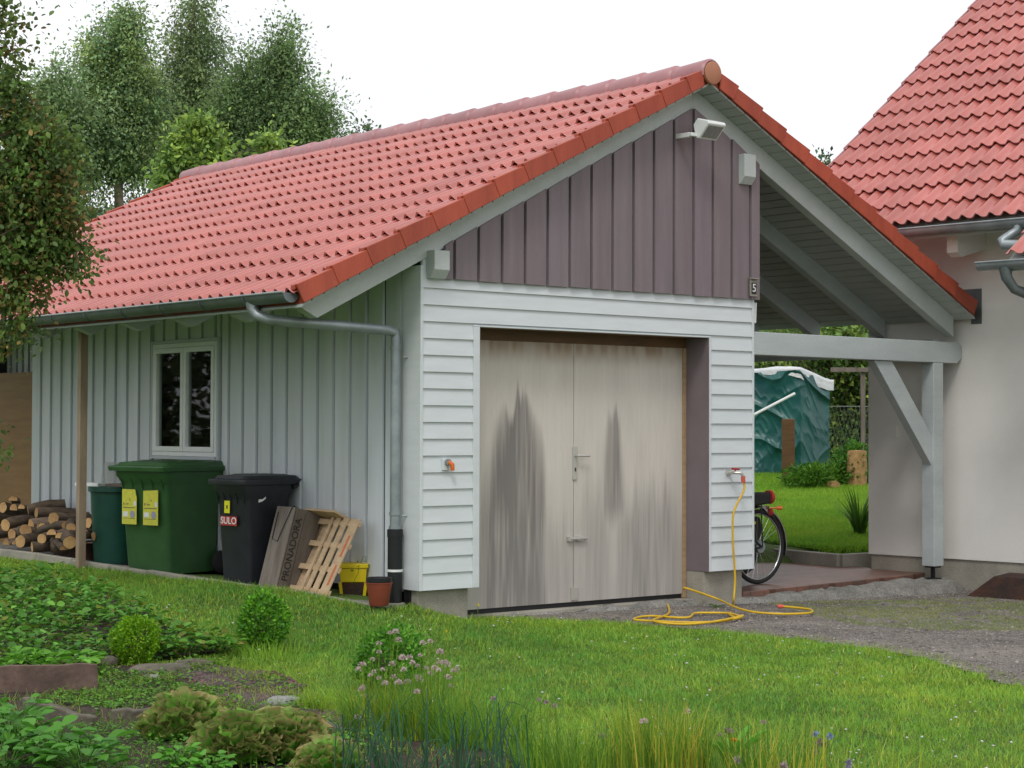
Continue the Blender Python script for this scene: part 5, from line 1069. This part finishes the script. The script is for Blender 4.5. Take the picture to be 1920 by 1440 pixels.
# fringe along the driveway and in the gravel
def weeds_k(x, y):
    return drive_k(x, y) & (inpoly(x, y, [tuple(P(*k, 'z', -.3)[:2]) for k in [(1430, 1128), (1640, 1122), (1960, 1108), (1960, 1180), (1800, 1185), (1600, 1172)]])) & (vnoise(x*3+5, y*3+5, 71)*.6+vnoise(x*11+5, y*11+5, 72)*.4 > .38)
x, y = scatter(520000, 1, 8, -6, 1, weeds_k, 73); g = nr.uniform(.55, 1.0, len(x))
tag(link('gravel_weeds', grassmesh('gravel_weeds', x, y, nr.uniform(.008, .03, len(x)), np.full(len(x), .005), np.stack([g*1.25, g*1.0, g*.8], 1))), 'thin moss and grass growing through the gravel drive', 'grass', kind='stuff')
x, y = scatter(60000, .3, 3.3, -5.5, .5, lambda x, y: drive_k(x, y) & ~drive_k(x-.22, y) , 74); g = nr.uniform(.6, 1.1, len(x))
tag(link('drive_edge_grass', grassmesh('drive_edge_grass', x, y, nr.uniform(.01, .04, len(x)), np.full(len(x), .004), np.stack([g*1.2, g, g], 1))), 'ragged grass along the edge of the gravel drive', 'grass', kind='stuff')
# rear lawn
r = np.random.default_rng(75); N = 130000; dd = r.uniform(19.3, 30, N)**1; px = r.uniform(1380, 1660, N); pos = CAM[None]+(FW[None]+RT[None]*((px-960)/F)[:, None])*dd[:, None]; x, y = pos[:, 0], pos[:, 1]
k = (x > 6.9) & ~inpoly(x, y, [tuple(H(-.1, -7, 0)[:2]), tuple(H(9, -7, 0)[:2]), tuple(H(9, 1.35, 0)[:2]), tuple(H(-.1, 1.35, 0)[:2])]) | ((x > 5.2) & (y > 1.6) & (x > 6.95)); x, y = x[k], y[k]; g = r.uniform(.7, 1.2, len(x))
tag(link('rear_lawn_grass', grassmesh('rear_lawn_grass', x, y, r.uniform(.04, .09, len(x)), np.full(len(x), .010), np.stack([g*1.15, g*1.15, g*.8], 1))), 'mown grass of the lawn behind the carport', 'grass', kind='stuff')
# pebbles on the drive
def blob_scatter(name, x, y, size, tint, mat, zoff=0.):
    ico = np.array([(0, 0, 1), (.9, 0, .3), (.28, .85, .3), (-.72, .53, .3), (-.72, -.53, .3), (.28, -.85, .3), (0, 0, -.6)]); Fc = np.array([(0, 1, 2), (0, 2, 3), (0, 3, 4), (0, 4, 5), (0, 5, 1), (6, 2, 1), (6, 3, 2), (6, 4, 3), (6, 5, 4), (6, 1, 5)])
    N = len(x); a = nr.uniform(0, 2*PI, N); c, s_ = np.cos(a), np.sin(a); st = nr.uniform(.5, 1.2, (N, 3)); st[:, 2] *= .6
    L_ = ico[None]*st[:, None]*size[:, None, None]*nr.uniform(.8, 1.2, (N, 7, 1)); X = L_[..., 0]*c[:, None]-L_[..., 1]*s_[:, None]; Y = L_[..., 0]*s_[:, None]+L_[..., 1]*c[:, None]
    V = np.stack([X+x[:, None], Y+y[:, None], L_[..., 2]+(gz(x, y)+zoff)[:, None]], -1).reshape(-1, 3); Fi = (Fc[None]+(np.arange(N)*7)[:, None, None]).reshape(-1, 3)
    return mesh_np(name, V, Fi, mat, tint=np.repeat(tint, 7, 0), smooth=False)
MT['pebble'] = M('pebble', (.30, .28, .26), (.18, .165, .15), rough=.85, scale=8, tint=True, bump=0)
x, y = scatter(150000, 0, 9, -7, .6, drive_k, 77); g = nr.uniform(.45, 1.5, len(x))
tag(link('gravel_stones', blob_scatter('gravel_stones', x, y, nr.uniform(.003, .010, len(x))*(1+1.2*(nr.random(len(x)) < .06)), np.stack([g, g*.97, g*.93], 1), MT['pebble'], .006)), 'loose grey gravel stones on the drive', 'gravel', kind='stuff')
MT['chip'] = M('bark_chip', (.16, .10, .075), (.07, .05, .045), rough=.9, scale=30, tint=True, bump=0)
x, y = scatter(60000, -6, -1, -6, 1, lambda x, y: inpoly(x, y, MULCH), 78); g = nr.uniform(.4, 1.6, len(x))
tag(link('bark_chips', blob_scatter('bark_chips', x, y, nr.uniform(.006, .020, len(x)), np.stack([g*1.25, g*1.1, g*1.2], 1), MT['chip'], .008)), 'purplish-brown bark chips on the bed path', 'bark mulch', kind='stuff')
x, y = scatter(40000, -7.5, 0, -8, 2, soil_k, 79); g = nr.uniform(.4, 1.3, len(x))
tag(link('soil_crumbs', blob_scatter('soil_crumbs', x, y, nr.uniform(.004, .014, len(x)), np.stack([g*.62, g*.52, g*.5], 1), MT['chip'], .012)), 'dark crumbly soil clods in the vegetable bed', 'soil', kind='stuff')
# white clover flowers
x, y = scatter(900, -6, 2.2, -8, 1, lambda x, y: lawn_k(x, y) & (vnoise(x*1.5+3, y*1.5+3, 81) > .42), 82)
N = len(x); ico = blob_scatter('clover_flowers', x, y, nr.uniform(.007, .012, N), np.full((N, 3), .95), MT['petal'], .055)
tag(link('clover_flowers', ico), 'small white clover flowers dotted over the lawn', 'clover', kind='stuff')
# ------------------------------------------------------------------ bed planting
MT['lettuce'] = M('lettuce', (.16, .24, .05), (.12, .20, .04), rough=.5, scale=8, bump=0, tint=True, transl=.35)
def in_px(poly, n, z, seed):
    r = np.random.default_rng(seed); pp = np.array(poly); x = r.uniform(pp[:, 0].min(), pp[:, 0].max(), n); y = r.uniform(pp[:, 1].min(), pp[:, 1].max(), n); k = inpoly(x, y, poly); x, y = x[k], y[k]; return x, y
# strawberry ground cover (nobody could count the plants)
def cover(name, label, cat, x, y, hmin, hmax, size, tints, seed, wid=.75, flat=.8):
    r = np.random.default_rng(seed); N = len(x); hh = hmin+(hmax-hmin)*r.random(N)*(.5+vnoise(x*4+11, y*4+11, seed))
    pos = np.stack([x, y, gz(x, y)+hh], 1); a = r.uniform(0, 2*PI, N); d = np.stack([np.cos(a), np.sin(a), r.uniform(-.3, .5, N)], 1); nm = r.normal(0, 1-flat+.15, (N, 3)); nm[:, 2] += 1
    V, Fi = leafcloud(pos, d, nm, size*r.uniform(.6, 1.3, N), np.full(N, wid), T_OVAL); tt = np.array(tints)[r.integers(0, len(tints), N)]*r.uniform(.7, 1.3, (N, 1))
    return tag(link(name, mesh_np(name, V, Fi, MT['leaf'], tint=np.repeat(tt, 9, 0), smooth=True)), label, cat, kind='stuff')
x, y = in_px(BED, 12000, 0, 91); kk = vnoise(x*3+3, y*3+3, 162) > .28; x, y = x[kk], y[kk]
cover('strawberry_leaves', 'dense low strawberry leaves covering the bed at left', 'strawberry leaves', x, y, .0, .085, .042, [(1., 1.2, 1.3), (1.4, 1.6, 1.7), (.7, .9, 1.), (1.9, 2.1, 2.5), (1.6, 1.1, .9), (1.2, 1.4, .9)], 92)
x, y = in_px(BED, 2600, 0, 191)
cover('bed_weeds', 'taller pale leaves rising above the strawberry leaves', 'leaves', x, y, .05, .15, .062, [(1.3, 1.4, 1.3), (1.0, 1.2, 1.), (1.7, 1.7, 1.5), (1.6, .9, .7), (.8, 1.05, .8)], 192)
allp = [g2(*k) for k in [(150, 1215), (470, 1240), (620, 1330), (760, 1420), (560, 1420), (400, 1320), (240, 1300)]]
x, y = in_px(allp, 9000, 0, 193); kk = vnoise(x*5+3, y*5+3, 194) > .42; x, y = x[kk], y[kk]
cover('path_weeds', 'scattered small weeds creeping over the bark mulch and stones', 'weeds', x, y, .0, .05, .022, [(1.1, 1.2, .8), (1.5, 1.3, .9), (.8, .95, .7), (1.6, 1.0, .8)], 195)
x, y = in_px(allp, 16000, 0, 196); kk = vnoise(x*4+13, y*4+3, 197) > .5; x, y = x[kk], y[kk]; g = nr.uniform(.7, 1.2, len(x))
tag(link('path_grass', grassmesh('path_grass', x, y, nr.uniform(.02, .09, len(x)), np.full(len(x), .004), np.stack([g*1.2, g, g*.9], 1))), 'grass tufts growing through the bark mulch', 'grass', kind='stuff')
x, y = in_px(SOIL, 11000, 0, 198); kk = (vnoise(x*3.5+23, y*3.5+3, 199) > .60); x, y = x[kk], y[kk]
cover('soil_weeds', 'mixed small weeds spread over the dark vegetable soil', 'weeds', x, y, .0, .06, .026, [(1.2, 1.4, .9), (1.6, 1.6, 1.), (.8, 1., .8), (1.0, 1.3, 1.2)], 200)
x, y = in_px(SOIL, 14000, 0, 201); kk = vnoise(x*4+43, y*4+3, 202) > .55; x, y = x[kk], y[kk]; g = nr.uniform(.7, 1.2, len(x))
tag(link('soil_grass', grassmesh('soil_grass', x, y, nr.uniform(.02, .10, len(x)), np.full(len(x), .0045), np.stack([g*1.1, g, g*.9], 1))), 'stray grass growing over the vegetable soil', 'grass', kind='stuff')
low = [g2(*k) for k in [(180, 1255), (420, 1300), (400, 1330), (330, 1330), (200, 1335), (60, 1320), (150, 1290)]]
x, y = in_px(low, 9000, 0, 93); cover('ground_weeds', 'small bright weeds and herbs between the edging boards', 'weeds', x, y, .0, .045, .018, [(1.2, 1.2, .8), (1.4, 1.35, .9), (.8, .95, .7)], 94)
x, y = in_px([g2(*k) for k in [(60, 1345), (330, 1375), (430, 1440), (300, 1500), (0, 1400)]], 5000, 0, 95); cover('seedlings', 'feathery seedlings sprouting from the dark soil', 'seedlings', x, y, .0, .06, .022, [(1.1, 1.2, .9), (.9, 1.1, 1.)], 96, .35)
# leafy plants with large pale leaves
def leafy(label, px, py, n, size, ht, tints, seed, name='leafy_plant', wid=.62, rad=.1, group=None):
    r = np.random.default_rng(seed); b = at_ground(px, py); t = thing(name, label, 'plant', b, 0, group); a = r.uniform(0, 2*PI, n)
    hh = ht*r.uniform(.35, 1, n); rr_ = rad*r.uniform(.3, 1, n); pos = np.stack([np.cos(a)*rr_, np.sin(a)*rr_, hh], 1); d = np.stack([np.cos(a), np.sin(a), r.uniform(-.35, .45, n)], 1); nm = np.stack([-np.cos(a)*.3, -np.sin(a)*.3, np.ones(n)], 1)+r.normal(0, .25, (n, 3))
    V, Fi = leafcloud(pos, d, nm, size*r.uniform(.6, 1.25, n), np.full(n, wid), T_OVAL); tt = np.array(tints)[r.integers(0, len(tints), n)]*r.uniform(.8, 1.2, (n, 1))
    link('leaves', mesh_np('leaves', V, Fi, MT['leaf'], tint=np.repeat(tt, 9, 0), smooth=True), t)
    s = MB()
    for k in range(0, n, 2): s.tube([(0, 0, 0), pos[k]*np.array([.5, .5, .7]), pos[k]], .0025, 5, False)
    s.build('stems', MT['leaf'], t); return t
PT = [(.9, 1.25, .9), (1.1, 1.4, 1.), (.7, 1.0, .8)]
for i, (px, py, lb) in enumerate([(15, 1380, 'bushy potato plant at the left edge above the corner'), (95, 1440, 'bushy potato plant at the bottom left by the soil'), (10, 1450, 'bushy potato plant in the bottom left corner'), (155, 1462, 'low potato plant cut by the bottom edge, right of the others'), (30, 1410, 'potato plant with glossy leaves between its left-corner neighbours')]):
    leafy(lb, px, py+10, 70, .085, .20, PT, 101+i, 'potato_plant', .6, .17, 'potato plants at the bottom left')
LG = [(1.7, 1.8, 1.3), (1.4, 1.6, 1.), (1.9, 2.0, 1.7)]
for i, (px, py, lb) in enumerate([(70, 1250, 'pale green broad-leaved plant above the reddish edging board, left one'), (130, 1255, 'pale green broad-leaved plant above the reddish edging board, right one'), (20, 1235, 'light green leafy plant at the left edge above the edging board')]):
    leafy(lb, px, py+8, 44, .10, .11, LG, 111+i, 'leafy_plant', .55, .16, 'pale broad-leaved plants')
for i, (px, py, lb) in enumerate([(300, 1195, 'green plant with reddish leaves just right of the yellow-green box bush'), (345, 1210, 'leafy plant with pink-brown old leaves in the bed'), (395, 1190, 'pale leaved plant before the lawn box ball'), (415, 1215, 'small leafy plant at the foot of the box ball')]):
    leafy(lb, px, py+10, 46, .065, .12, [(1.3, 1.5, 1.1), (1., 1.2, .8), (1.6, 1.7, 1.5), (2.2, .9, 1.2)], 121+i, 'bed_plant', .65, .16, 'mixed leafy plants at the bed end')
# lettuces: frilled, red-edged leaves
def lettuce(label, px, py, R_, n, seed):
    r = np.random.default_rng(seed); b = at_ground(px, py); t = thing('lettuce', label, 'lettuce', b, 0, 'red-edged lettuces'); Vs, Fs, Ts = [], [], []; o_ = 0; nu, nv = 5, 13
    v_, u_ = np.meshgrid(np.linspace(-1, 1, nv), np.linspace(0, 1, nu))
    for k in range(n*6):
        el = math.asin(r.uniform(.0, 1)); a = r.uniform(0, 2*PI); rad = R_*r.uniform(.55, .95); sz = r.uniform(.045, .085)*R_/.16
        c = np.array([math.cos(a)*math.cos(el), math.sin(a)*math.cos(el), math.sin(el)*.85+.12])*rad; out = c/np.linalg.norm(c); d = out*.7+np.array([0, 0, .75])+r.normal(0, .25, 3); d /= np.linalg.norm(d)
        nm = out-d*(out@d); nm /= np.linalg.norm(nm)+1e-6; sd_ = np.cross(d, nm); ph = r.uniform(0, 6, 3)
        rip = (np.sin(v_*7+ph[0])*.20+np.sin(v_*14+ph[1])*.13)*u_**1.5+.25*u_**2; fan = v_*(.35+.75*u_)*(1-.15*u_); ln = u_*(1-.22*v_**2)
        V = c+sz*(sd_*fan[..., None]+d*(ln*1.15)[..., None]+nm*rip[..., None]); V[..., 2] = np.maximum(V[..., 2], .004); V = V.reshape(-1, 3)
        i_, j_ = np.meshgrid(np.arange(nv-1), np.arange(nu-1)); q_ = (j_*nv+i_).ravel(); Vs.append(V); Fs.append(np.stack([q_, q_+1, q_+nv+1, q_+nv], 1)+o_); o_ += len(V)
        e_ = np.clip(smooth01((u_-.60)/.4)*r.uniform(.3, 1)+.25*np.abs(v_)**3*u_, 0, 1)[..., None]; gcol = np.array([.95, 1.75, .8])*r.uniform(.6, 1.5); rc = np.array([3.0, 1.35, 3.2])*r.uniform(.7, 1.25); Ts.append((gcol*(1-e_)+rc*e_).reshape(-1, 3))
    link('leaves', mesh_np('leaves', np.concatenate(Vs), np.concatenate(Fs), MT['lettuce'], tint=np.concatenate(Ts), smooth=True), t)
    s = MB(); s.tube([(0, 0, -.02), (0, 0, .09)], [.02, .012], 8); s.build('stalk', MT['leaf'], t)
lettuce('frilly red-edged lettuce, the left one on the dark soil', 345, 1388, .175, 34, 131)
lettuce('large frilly lettuce at the bottom, centre of the three', 452, 1432, .18, 36, 132)
lettuce('frilly lettuce with yellowish top right of the large one', 532, 1425, .175, 34, 133)
lettuce('pinkish brown lettuce cut by the bottom edge by the onions', 615, 1462, .13, 26, 134)
# seedlings with lobed leaves at the bottom
for i, (px, py, lb) in enumerate([(335, 1455, 'light green feathery-leaved plant below the left lettuce'), (395, 1470, 'fresh green celery-like plant between the lettuces and the bottom edge')]):
    leafy(lb, px, py, 60, .05, .12, [(1.3, 1.7, 1.1), (1.1, 1.5, .9)], 141+i, 'parsley_plant', .7, .07)
# chives with flower heads
def clump(name, label, px, py, n, hmin, hmax, rad, wd, tints, heads, seed, group=None, bend=(.05, .55), hr=.020, hcol=(.78, .60, .60), ascat='plant'):
    n = int(n*.42); r = np.random.default_rng(seed); b = at_ground(px, py); t = thing(name, label, ascat, b, 0, group); a = r.uniform(0, 2*PI, n); q = r.random(n)**.5*rad
    pos = np.stack([np.cos(a)*q, np.sin(a)*q, np.zeros(n)], 1); hh = r.uniform(hmin, hmax, n); V, Qd, Tr, k = blades(pos, hh, r.uniform(.8, 1.9, n)*wd, r.uniform(*bend, n)*1.35, 4, a+r.normal(0, .9, n))
    tt = np.array(tints)[r.integers(0, len(tints), n)]*r.uniform(.7, 1.25, (n, 1)); link('leaves', mesh_np('leaves', V, [Qd, Tr], MT['grass'], tint=np.repeat(tt, k, 0)), t)
    if len(heads):
        s = MB(); base = b.copy()
        for (hx, hy) in heads:
            tgt = pt(hx, hy, proj(b)[2]+r.uniform(-rad, rad)*.9)-base; root = np.array([tgt[0]*.5+r.normal(0, .02), tgt[1]*.5+r.normal(0, .02), 0]); s.ct = (.8, .75, .5); s.tube([root, (root+tgt)/2+np.array([0, 0, .02]), tgt], .0022, 5, False)
        s.build('stalks', MT['grass'], t); 
        for (hx, hy), kk in zip(heads, range(200)):
            r = np.random.default_rng(seed); [r.random() for _ in range(0)]
        r = np.random.default_rng(seed); r.uniform(0, 2*PI, n); r.random(n); r.uniform(hmin, hmax, n); r.uniform(*bend, n); r.normal(0, .6, n); r.integers(0, len(tints), n); r.uniform(.7, 1.25, (n, 1))
        for (hx, hy) in heads:
            tgt = pt(hx, hy, proj(b)[2]+r.uniform(-rad, rad)*.9)-base; r.normal(0, .02); r.normal(0, .02)
            m_ = 46; d = nr.normal(0, 1, (m_, 3)); d /= np.linalg.norm(d, axis=1, keepdims=True); d[:, 2] = np.abs(d[:, 2]+.35)-.35; R0 = hr*nr.uniform(.75, 1.15)
            V, Fi = leafcloud(d*R0*.45, d, nr.normal(0, 1, (m_, 3)), np.full(m_, R0*.5), np.full(m_, .9), T_DIA); g = nr.uniform(.75, 1.2, (m_, 1)); tc_ = np.array(hcol)*g*nr.uniform(.9, 1.12)
            link('flower_head', mesh_np('flower_head', V, Fi, MT['petal'], tint=np.repeat(tc_, 4, 0)), t, tgt)
    return t
HD = [(731, 1187), (742, 1185), (747, 1201), (711, 1207), (711, 1223), (792, 1206), (807, 1203), (825, 1223), (788, 1230), (755, 1234), (768, 1234), (698, 1237), (681, 1246), (676, 1246), (773, 1243), (783, 1249), (735, 1246), (757, 1256), (717, 1256), (799, 1254), (823, 1242), (833, 1243), (839, 1247), (822, 1257), (851, 1258), (857, 1254), (815, 1253), (673, 1256), (701, 1260), (695, 1267), (711, 1272), (807, 1263), (738, 1270), (747, 1280), (764, 1280), (722, 1282), (784, 1270), (788, 1276), (840, 1271), (845, 1287), (680, 1290), (676, 1294), (682, 1306), (705, 1319), (782, 1298), (789, 1296), (670, 1346), (808, 1346), (694, 1365)]
CH_ = [(.62, .72, .7), (.85, .92, .7), (1.6, 1.0, .6), (.5, .66, .9)]
left = [h for h in HD if h[0] < 765]; right = [h for h in HD if h[0] >= 765]
clump('chive_plant', 'flowering chives with many faded pink heads, left half of the big clump', 715, 1378, 1500, .16, .40, .20, .0035, CH_, left, 151, 'flowering chives')
clump('chive_plant', 'flowering chives at the right of the big clump, heads scattered above the lawn', 812, 1385, 1300, .16, .40, .20, .0035, CH_, right, 152, 'flowering chives')
clump('chive_plant', 'bright green grassy clump without heads in the bottom middle', 900, 1400, 1500, .16, .36, .24, .004, [(.62, .75, .7), (.9, .9, .6), (.5, .62, .7)], [], 153)
clump('grass_clump', 'straw-tipped grassy clump at the bottom right of centre', 1240, 1455, 1500, .20, .40, .22, .004, [(.7, .72, .55), (2.4, 1.2, 1.3), (.6, .7, .6), (1.3, .95, .7)], [(1207, 1353), (1288, 1335)], 154, None, (.02, .3))
clump('grass_clump', 'green stalky clump at the bottom left of the blue flower', 1440, 1470, 1000, .15, .34, .26, .004, [(.6, .68, .6), (2.2, 1.2, 1.2), (.5, .62, .6)], [(1432, 1355), (1370, 1372), (1350, 1378)], 155, None, (.02, .35), .014, (.5, .36, .34))
clump('grass_clump', 'thin stalky clump in the bottom edge left of the straw-tipped one', 1060, 1450, 1100, .14, .32, .26, .004, [(.6, .72, .6), (1.2, 1.0, .7), (.5, .62, .6)], [(925, 1311), (1025, 1318), (1040, 1325), (1012, 1313)], 156, None, (.05, .5), .016, (.52, .36, .42))
clump('grass_clump', 'sparse stalks in the bottom edge right of the blue flower', 1620, 1480, 500, .12, .26, .3, .004, [(1., 1., .7), (1.6, 1.1, 1.)], [], 157)
clump('grass_clump', 'long fresh grass at the foot of the round box ball', 500, 1232, 420, .06, .15, .2, .004, [(1.1, 1.1, .8)], [], 158)
clump('grass_clump', 'yellowish grass tuft between mulch path and chives', 605, 1330, 500, .06, .16, .13, .004, [(1.3, 1.1, .7), (1.1, 1.05, .7)], [], 159)
# onions: thick blue-green tubes
def onion(label, px, py, n, seed):
    n = 17
    r = random.Random(seed); b = at_ground(px, py); t = thing('onion_plant', label, 'onion plant', b, 0, 'onion plants along the bottom edge'); s = MB()
    for k in range(n):
        a = r.uniform(0, 2*PI); h = r.uniform(.10, .38); o = r.uniform(.02, .18); kx = r.random() < .25; s.ct = tuple(v*r.uniform(.8, 1.2) for v in (.30, .60, 1.6)); s.ct = tuple(v*r.uniform(.7, 1.2) for v in (.32, .45, 1.7))
        ox, oy = r.gauss(0, .05), r.gauss(0, .05); p = [(0, 0, 0), (math.cos(a)*o*.25, math.sin(a)*o*.25, h*.5), (math.cos(a)*o*.7, math.sin(a)*o*.7, h*.9), (math.cos(a)*o*(1.6 if kx else 1), math.sin(a)*o*(1.6 if kx else 1), h*(.75 if kx else 1.05))]
        s.tube(spline([(x_+ox, y_+oy, z_) for x_, y_, z_ in p], 4), list(np.linspace(.0042, .0010, 13)), 6, False)
    s.build('leaves', MT['grass'], t, smooth=True, ang=80); return t
for i, (px, py, lb) in enumerate([(660, 1475, 'blue-green onion by the pinkish lettuce'), (700, 1455, 'blue-green onion left of the kinked one below the chives'), (745, 1480, 'tall onion stalks below the left chives'), (800, 1465, 'kinked pale onion leaf standing below the chives'), (850, 1485, 'onion with leaning stalks below the right chives'), (905, 1470, 'onion with arching leaves in the bottom middle'), (960, 1490, 'rightmost blue-green onion beside the grassy clump')]): onion(lb, px, py, 9, 160+i)
# flowers at the bottom right
b = at_ground(1376, 1452); t = thing('marigold', 'orange marigold flower with broad green leaves at the bottom edge', 'flower', b)
c = pt(1376, 1391, proj(b)[2])-b; s = MB(); s.ct = (.9, .8, .5); s.tube([(0, 0, 0), c*.6, c], .003, 6); s.build('stem', MT['grass'], t)
m_ = 26; a = nr.uniform(0, 2*PI, m_); d = np.stack([np.cos(a), np.sin(a), nr.uniform(.2, 1, m_)], 1); V, Fi = leafcloud(np.tile(c, (m_, 1)), d, nr.normal(0, .3, (m_, 3))+[0, 0, 1], np.full(m_, .024), np.full(m_, .5), T_OVAL); link('petals', mesh_np('petals', V, Fi, MT['petal'], tint=np.tile([1.0, .38, .01], (len(V), 1))), t)
m_ = 9; a = np.linspace(0, 2*PI, m_)+.2; pos = np.stack([np.cos(a)*.01, np.sin(a)*.01, np.linspace(.03, .10, m_)], 1); d = np.stack([np.cos(a), np.sin(a), np.full(m_, .75)], 1); V, Fi = leafcloud(pos, d, np.stack([-np.cos(a), -np.sin(a), np.full(m_, 1.5)], 1), np.full(m_, .17), np.full(m_, .2), T_OVAL)
link('leaves', mesh_np('leaves', V, Fi, MT['leaf'], tint=np.tile([1.7, 2.2, 1.7], (len(V), 1)), smooth=True), t)
b = at_ground(1540, 1450); t = thing('cornflower', 'pale blue cornflower above dried pinkish seed heads at the bottom edge', 'flower', b)
for (hx, hy, col, rr_, nm_) in ((1529, 1376, (.30, .36, .85), .020, 'blue_flower'), (1556, 1381, (.30, .36, .85), .020, 'blue_flower'), (1538, 1392, (.36, .24, .26), .026, 'seed_head'), (1530, 1410, (.4, .28, .28), .022, 'seed_head'), (1548, 1396, (.30, .2, .22), .02, 'seed_head')):
    c = pt(hx, hy, proj(b)[2])-b; m_ = 34; d = nr.normal(0, 1, (m_, 3)); V, Fi = leafcloud(np.tile(c, (m_, 1)), d, nr.normal(0, 1, (m_, 3)), np.full(m_, rr_), np.full(m_, .45), T_DIA); link(nm_, mesh_np(nm_, V, Fi, MT['petal'], tint=np.tile(col, (len(V), 1))), t)
s = MB(); s.ct = (1.2, .9, .6); s.tube([(0, 0, 0), c], .003, 5); s.tube([(0.01, 0, 0), pt(1529, 1376, proj(b)[2])-b], .003, 5); s.tube([(0, .01, 0), pt(1556, 1381, proj(b)[2])-b], .003, 5); s.build('stems', MT['grass'], t)
for i, (px, py, lb) in enumerate([(1382, 1425, 'faded pinkish-white allium head beneath the marigold'), (1365, 1370, 'dried grey seed head above left of the marigold'), (1470, 1437, 'faded allium at the bottom edge between marigold and cornflower'), (1590, 1432, 'lilac flower tuft at the bottom edge right of the cornflower'), (1128, 1380, 'drying pale seed tuft in the bottom middle')]):
    b = at_ground(px, py+55); t = thing('faded_flower', lb, 'flower', b); c = pt(px, py, proj(b)[2])-b; m_ = 40; d = nr.normal(0, 1, (m_, 3)); col = [(.5, .4, .42), (.36, .28, .27), (.5, .38, .42), (.42, .34, .62), (.42, .38, .34)][i]
    V, Fi = leafcloud(np.tile(c, (m_, 1)), d, nr.normal(0, 1, (m_, 3)), nr.uniform(.012, .028, m_), np.full(m_, .4), T_DIA); link('flower_head', mesh_np('flower_head', V, Fi, MT['petal'], tint=np.tile(col, (len(V), 1))), t)
    s = MB(); s.ct = (.9, .8, .6); s.tube([(0, 0, 0), c*.5+np.array([.01, 0, 0]), c], .0028, 5); s.build('stem', MT['grass'], t)
b = at_ground(896, 1168); t = thing('dandelion', 'tiny yellow dandelion by the left edge of the garage door', 'flower', b); c = pt(896, 1134, proj(b)[2])-b
s = MB(); s.ct = (.9, .8, .6); s.tube([(0, 0, 0), c], .002, 5); s.build('stem', MT['grass'], t); m_ = 24; d = nr.normal(0, 1, (m_, 3)); V, Fi = leafcloud(np.tile(c, (m_, 1)), d, nr.normal(0, 1, (m_, 3)), np.full(m_, .014), np.full(m_, .5), T_DIA); link('petals', mesh_np('petals', V, Fi, MT['petal'], tint=np.tile([.9, .75, .02], (len(V), 1))), t)
# weeds at the sill
leafy('small green weed growing at the door sill beside the right plinth', 1271, 1116, 9, .06, .05, [(.8, 1., .8)], 171, 'weed', .5, .03)
leafy('thin green weed at the foot of the right plinth', 1345, 1140, 14, .03, .03, [(.7, .9, .7)], 172, 'weed', .5, .05)
# ------------------------------------------------------------------ stones and edging boards in the bed
def slab(label, pts, thick, mat, name='edging_board', cat='edging', zb=-.35, seed=1, bev=.008):
    """pts: top outline on a vertical board given as (px,py) pairs along its foot line with heights"""
    (pa, ha), (pb, hb_) = pts; a = at_ground(*pa); b = at_ground(*pb); r = random.Random(seed); t = thing(name, label, cat, a); n_ = 9; d = b-a; nn = np.cross([0, 0, 1.], d/np.linalg.norm(d))
    poly = [a+[0, 0, -.06], b+[0, 0, -.06]]+[b+(a-b)*k/n_+np.array([0, 0, (hb_+(ha-hb_)*k/n_)+r.uniform(-.006, .006)]) for k in range(n_+1)]
    s = MB(); s.prism(poly, nn*thick); s.build('slab', MT[mat], t, bevel=bev, org=a); return t
slab('reddish brown wooden edging board at the left edge of the bed', (((-30, 1308), .17), ((183, 1300), .165)), .035, 'redboard', 'edging_board', seed=1, bev=.004)
slab('tilted grey stone slab with mossy top standing in the soil', (((40, 1358), .135), ((172, 1370), .06)), .05, 'stone', 'stone_slab', 'stone slab', seed=2)
slab('low stone slab behind the left lettuce', (((207, 1356), .07), ((335, 1356), .075)), .05, 'stone', 'stone_slab', 'stone slab', seed=3)
slab('narrow curb stone right of the mulch path', (((560, 1352), .045), ((640, 1384), .05)), .04, 'stone', 'stone_slab', 'stone slab', seed=4)
def rock(label, px, py, sx_, sy_, sz_, mat, seed, rot=0.):
    r = np.random.default_rng(seed); b = at_ground(px, py); t = thing('rock', label, 'rock', b); import bmesh as _b
    bm = _b.new(); _b.ops.create_icosphere(bm, subdivisions=3, radius=1)
    for v in bm.verts:
        q = np.array(v.co); k = 1+.35*(float(vnoise(q[0]*1.5+9+seed, q[1]*1.5+q[2]+9, seed))-.5)+.12*(float(vnoise(q[0]*5+9, q[1]*5+q[2]*4+9, seed))-.5); v.co = Vector((q[0]*k*sx_, q[1]*k*sy_, max(-.5, min(.75, q[2]))*k*sz_))
    me = bpy.data.meshes.new('stone_body'); bm.to_mesh(me); bm.free(); me.materials.append(MT[mat]); o = link('stone_body', me, t, (0, 0, sz_*.3)); o.rotation_euler = (0, 0, rot-YAW)
    for p in me.polygons: p.use_smooth = True
rock('dark brown rock half hidden left of the yellow-green box bush', 185, 1243, .12, .07, .05, 'stone', 201, .1)
rock('flat mossy brown stone below the yellow-green box bush', 300, 1262, .20, .10, .05, 'stone', 202)
rock('second mossy stone behind the mulch path', 365, 1250, .13, .07, .04, 'stone', 203)
rock('light grey flat stone in the grass right of the mulch path', 533, 1322, .10, .07, .045, 'stoneg', 204)
rock('small dark stone above the reddish edging board', 30, 1200, .10, .06, .04, 'stone', 205)
rock('dark grey lump at the foot of the box bush', 285, 1275, .05, .04, .03, 'stoneg', 206)
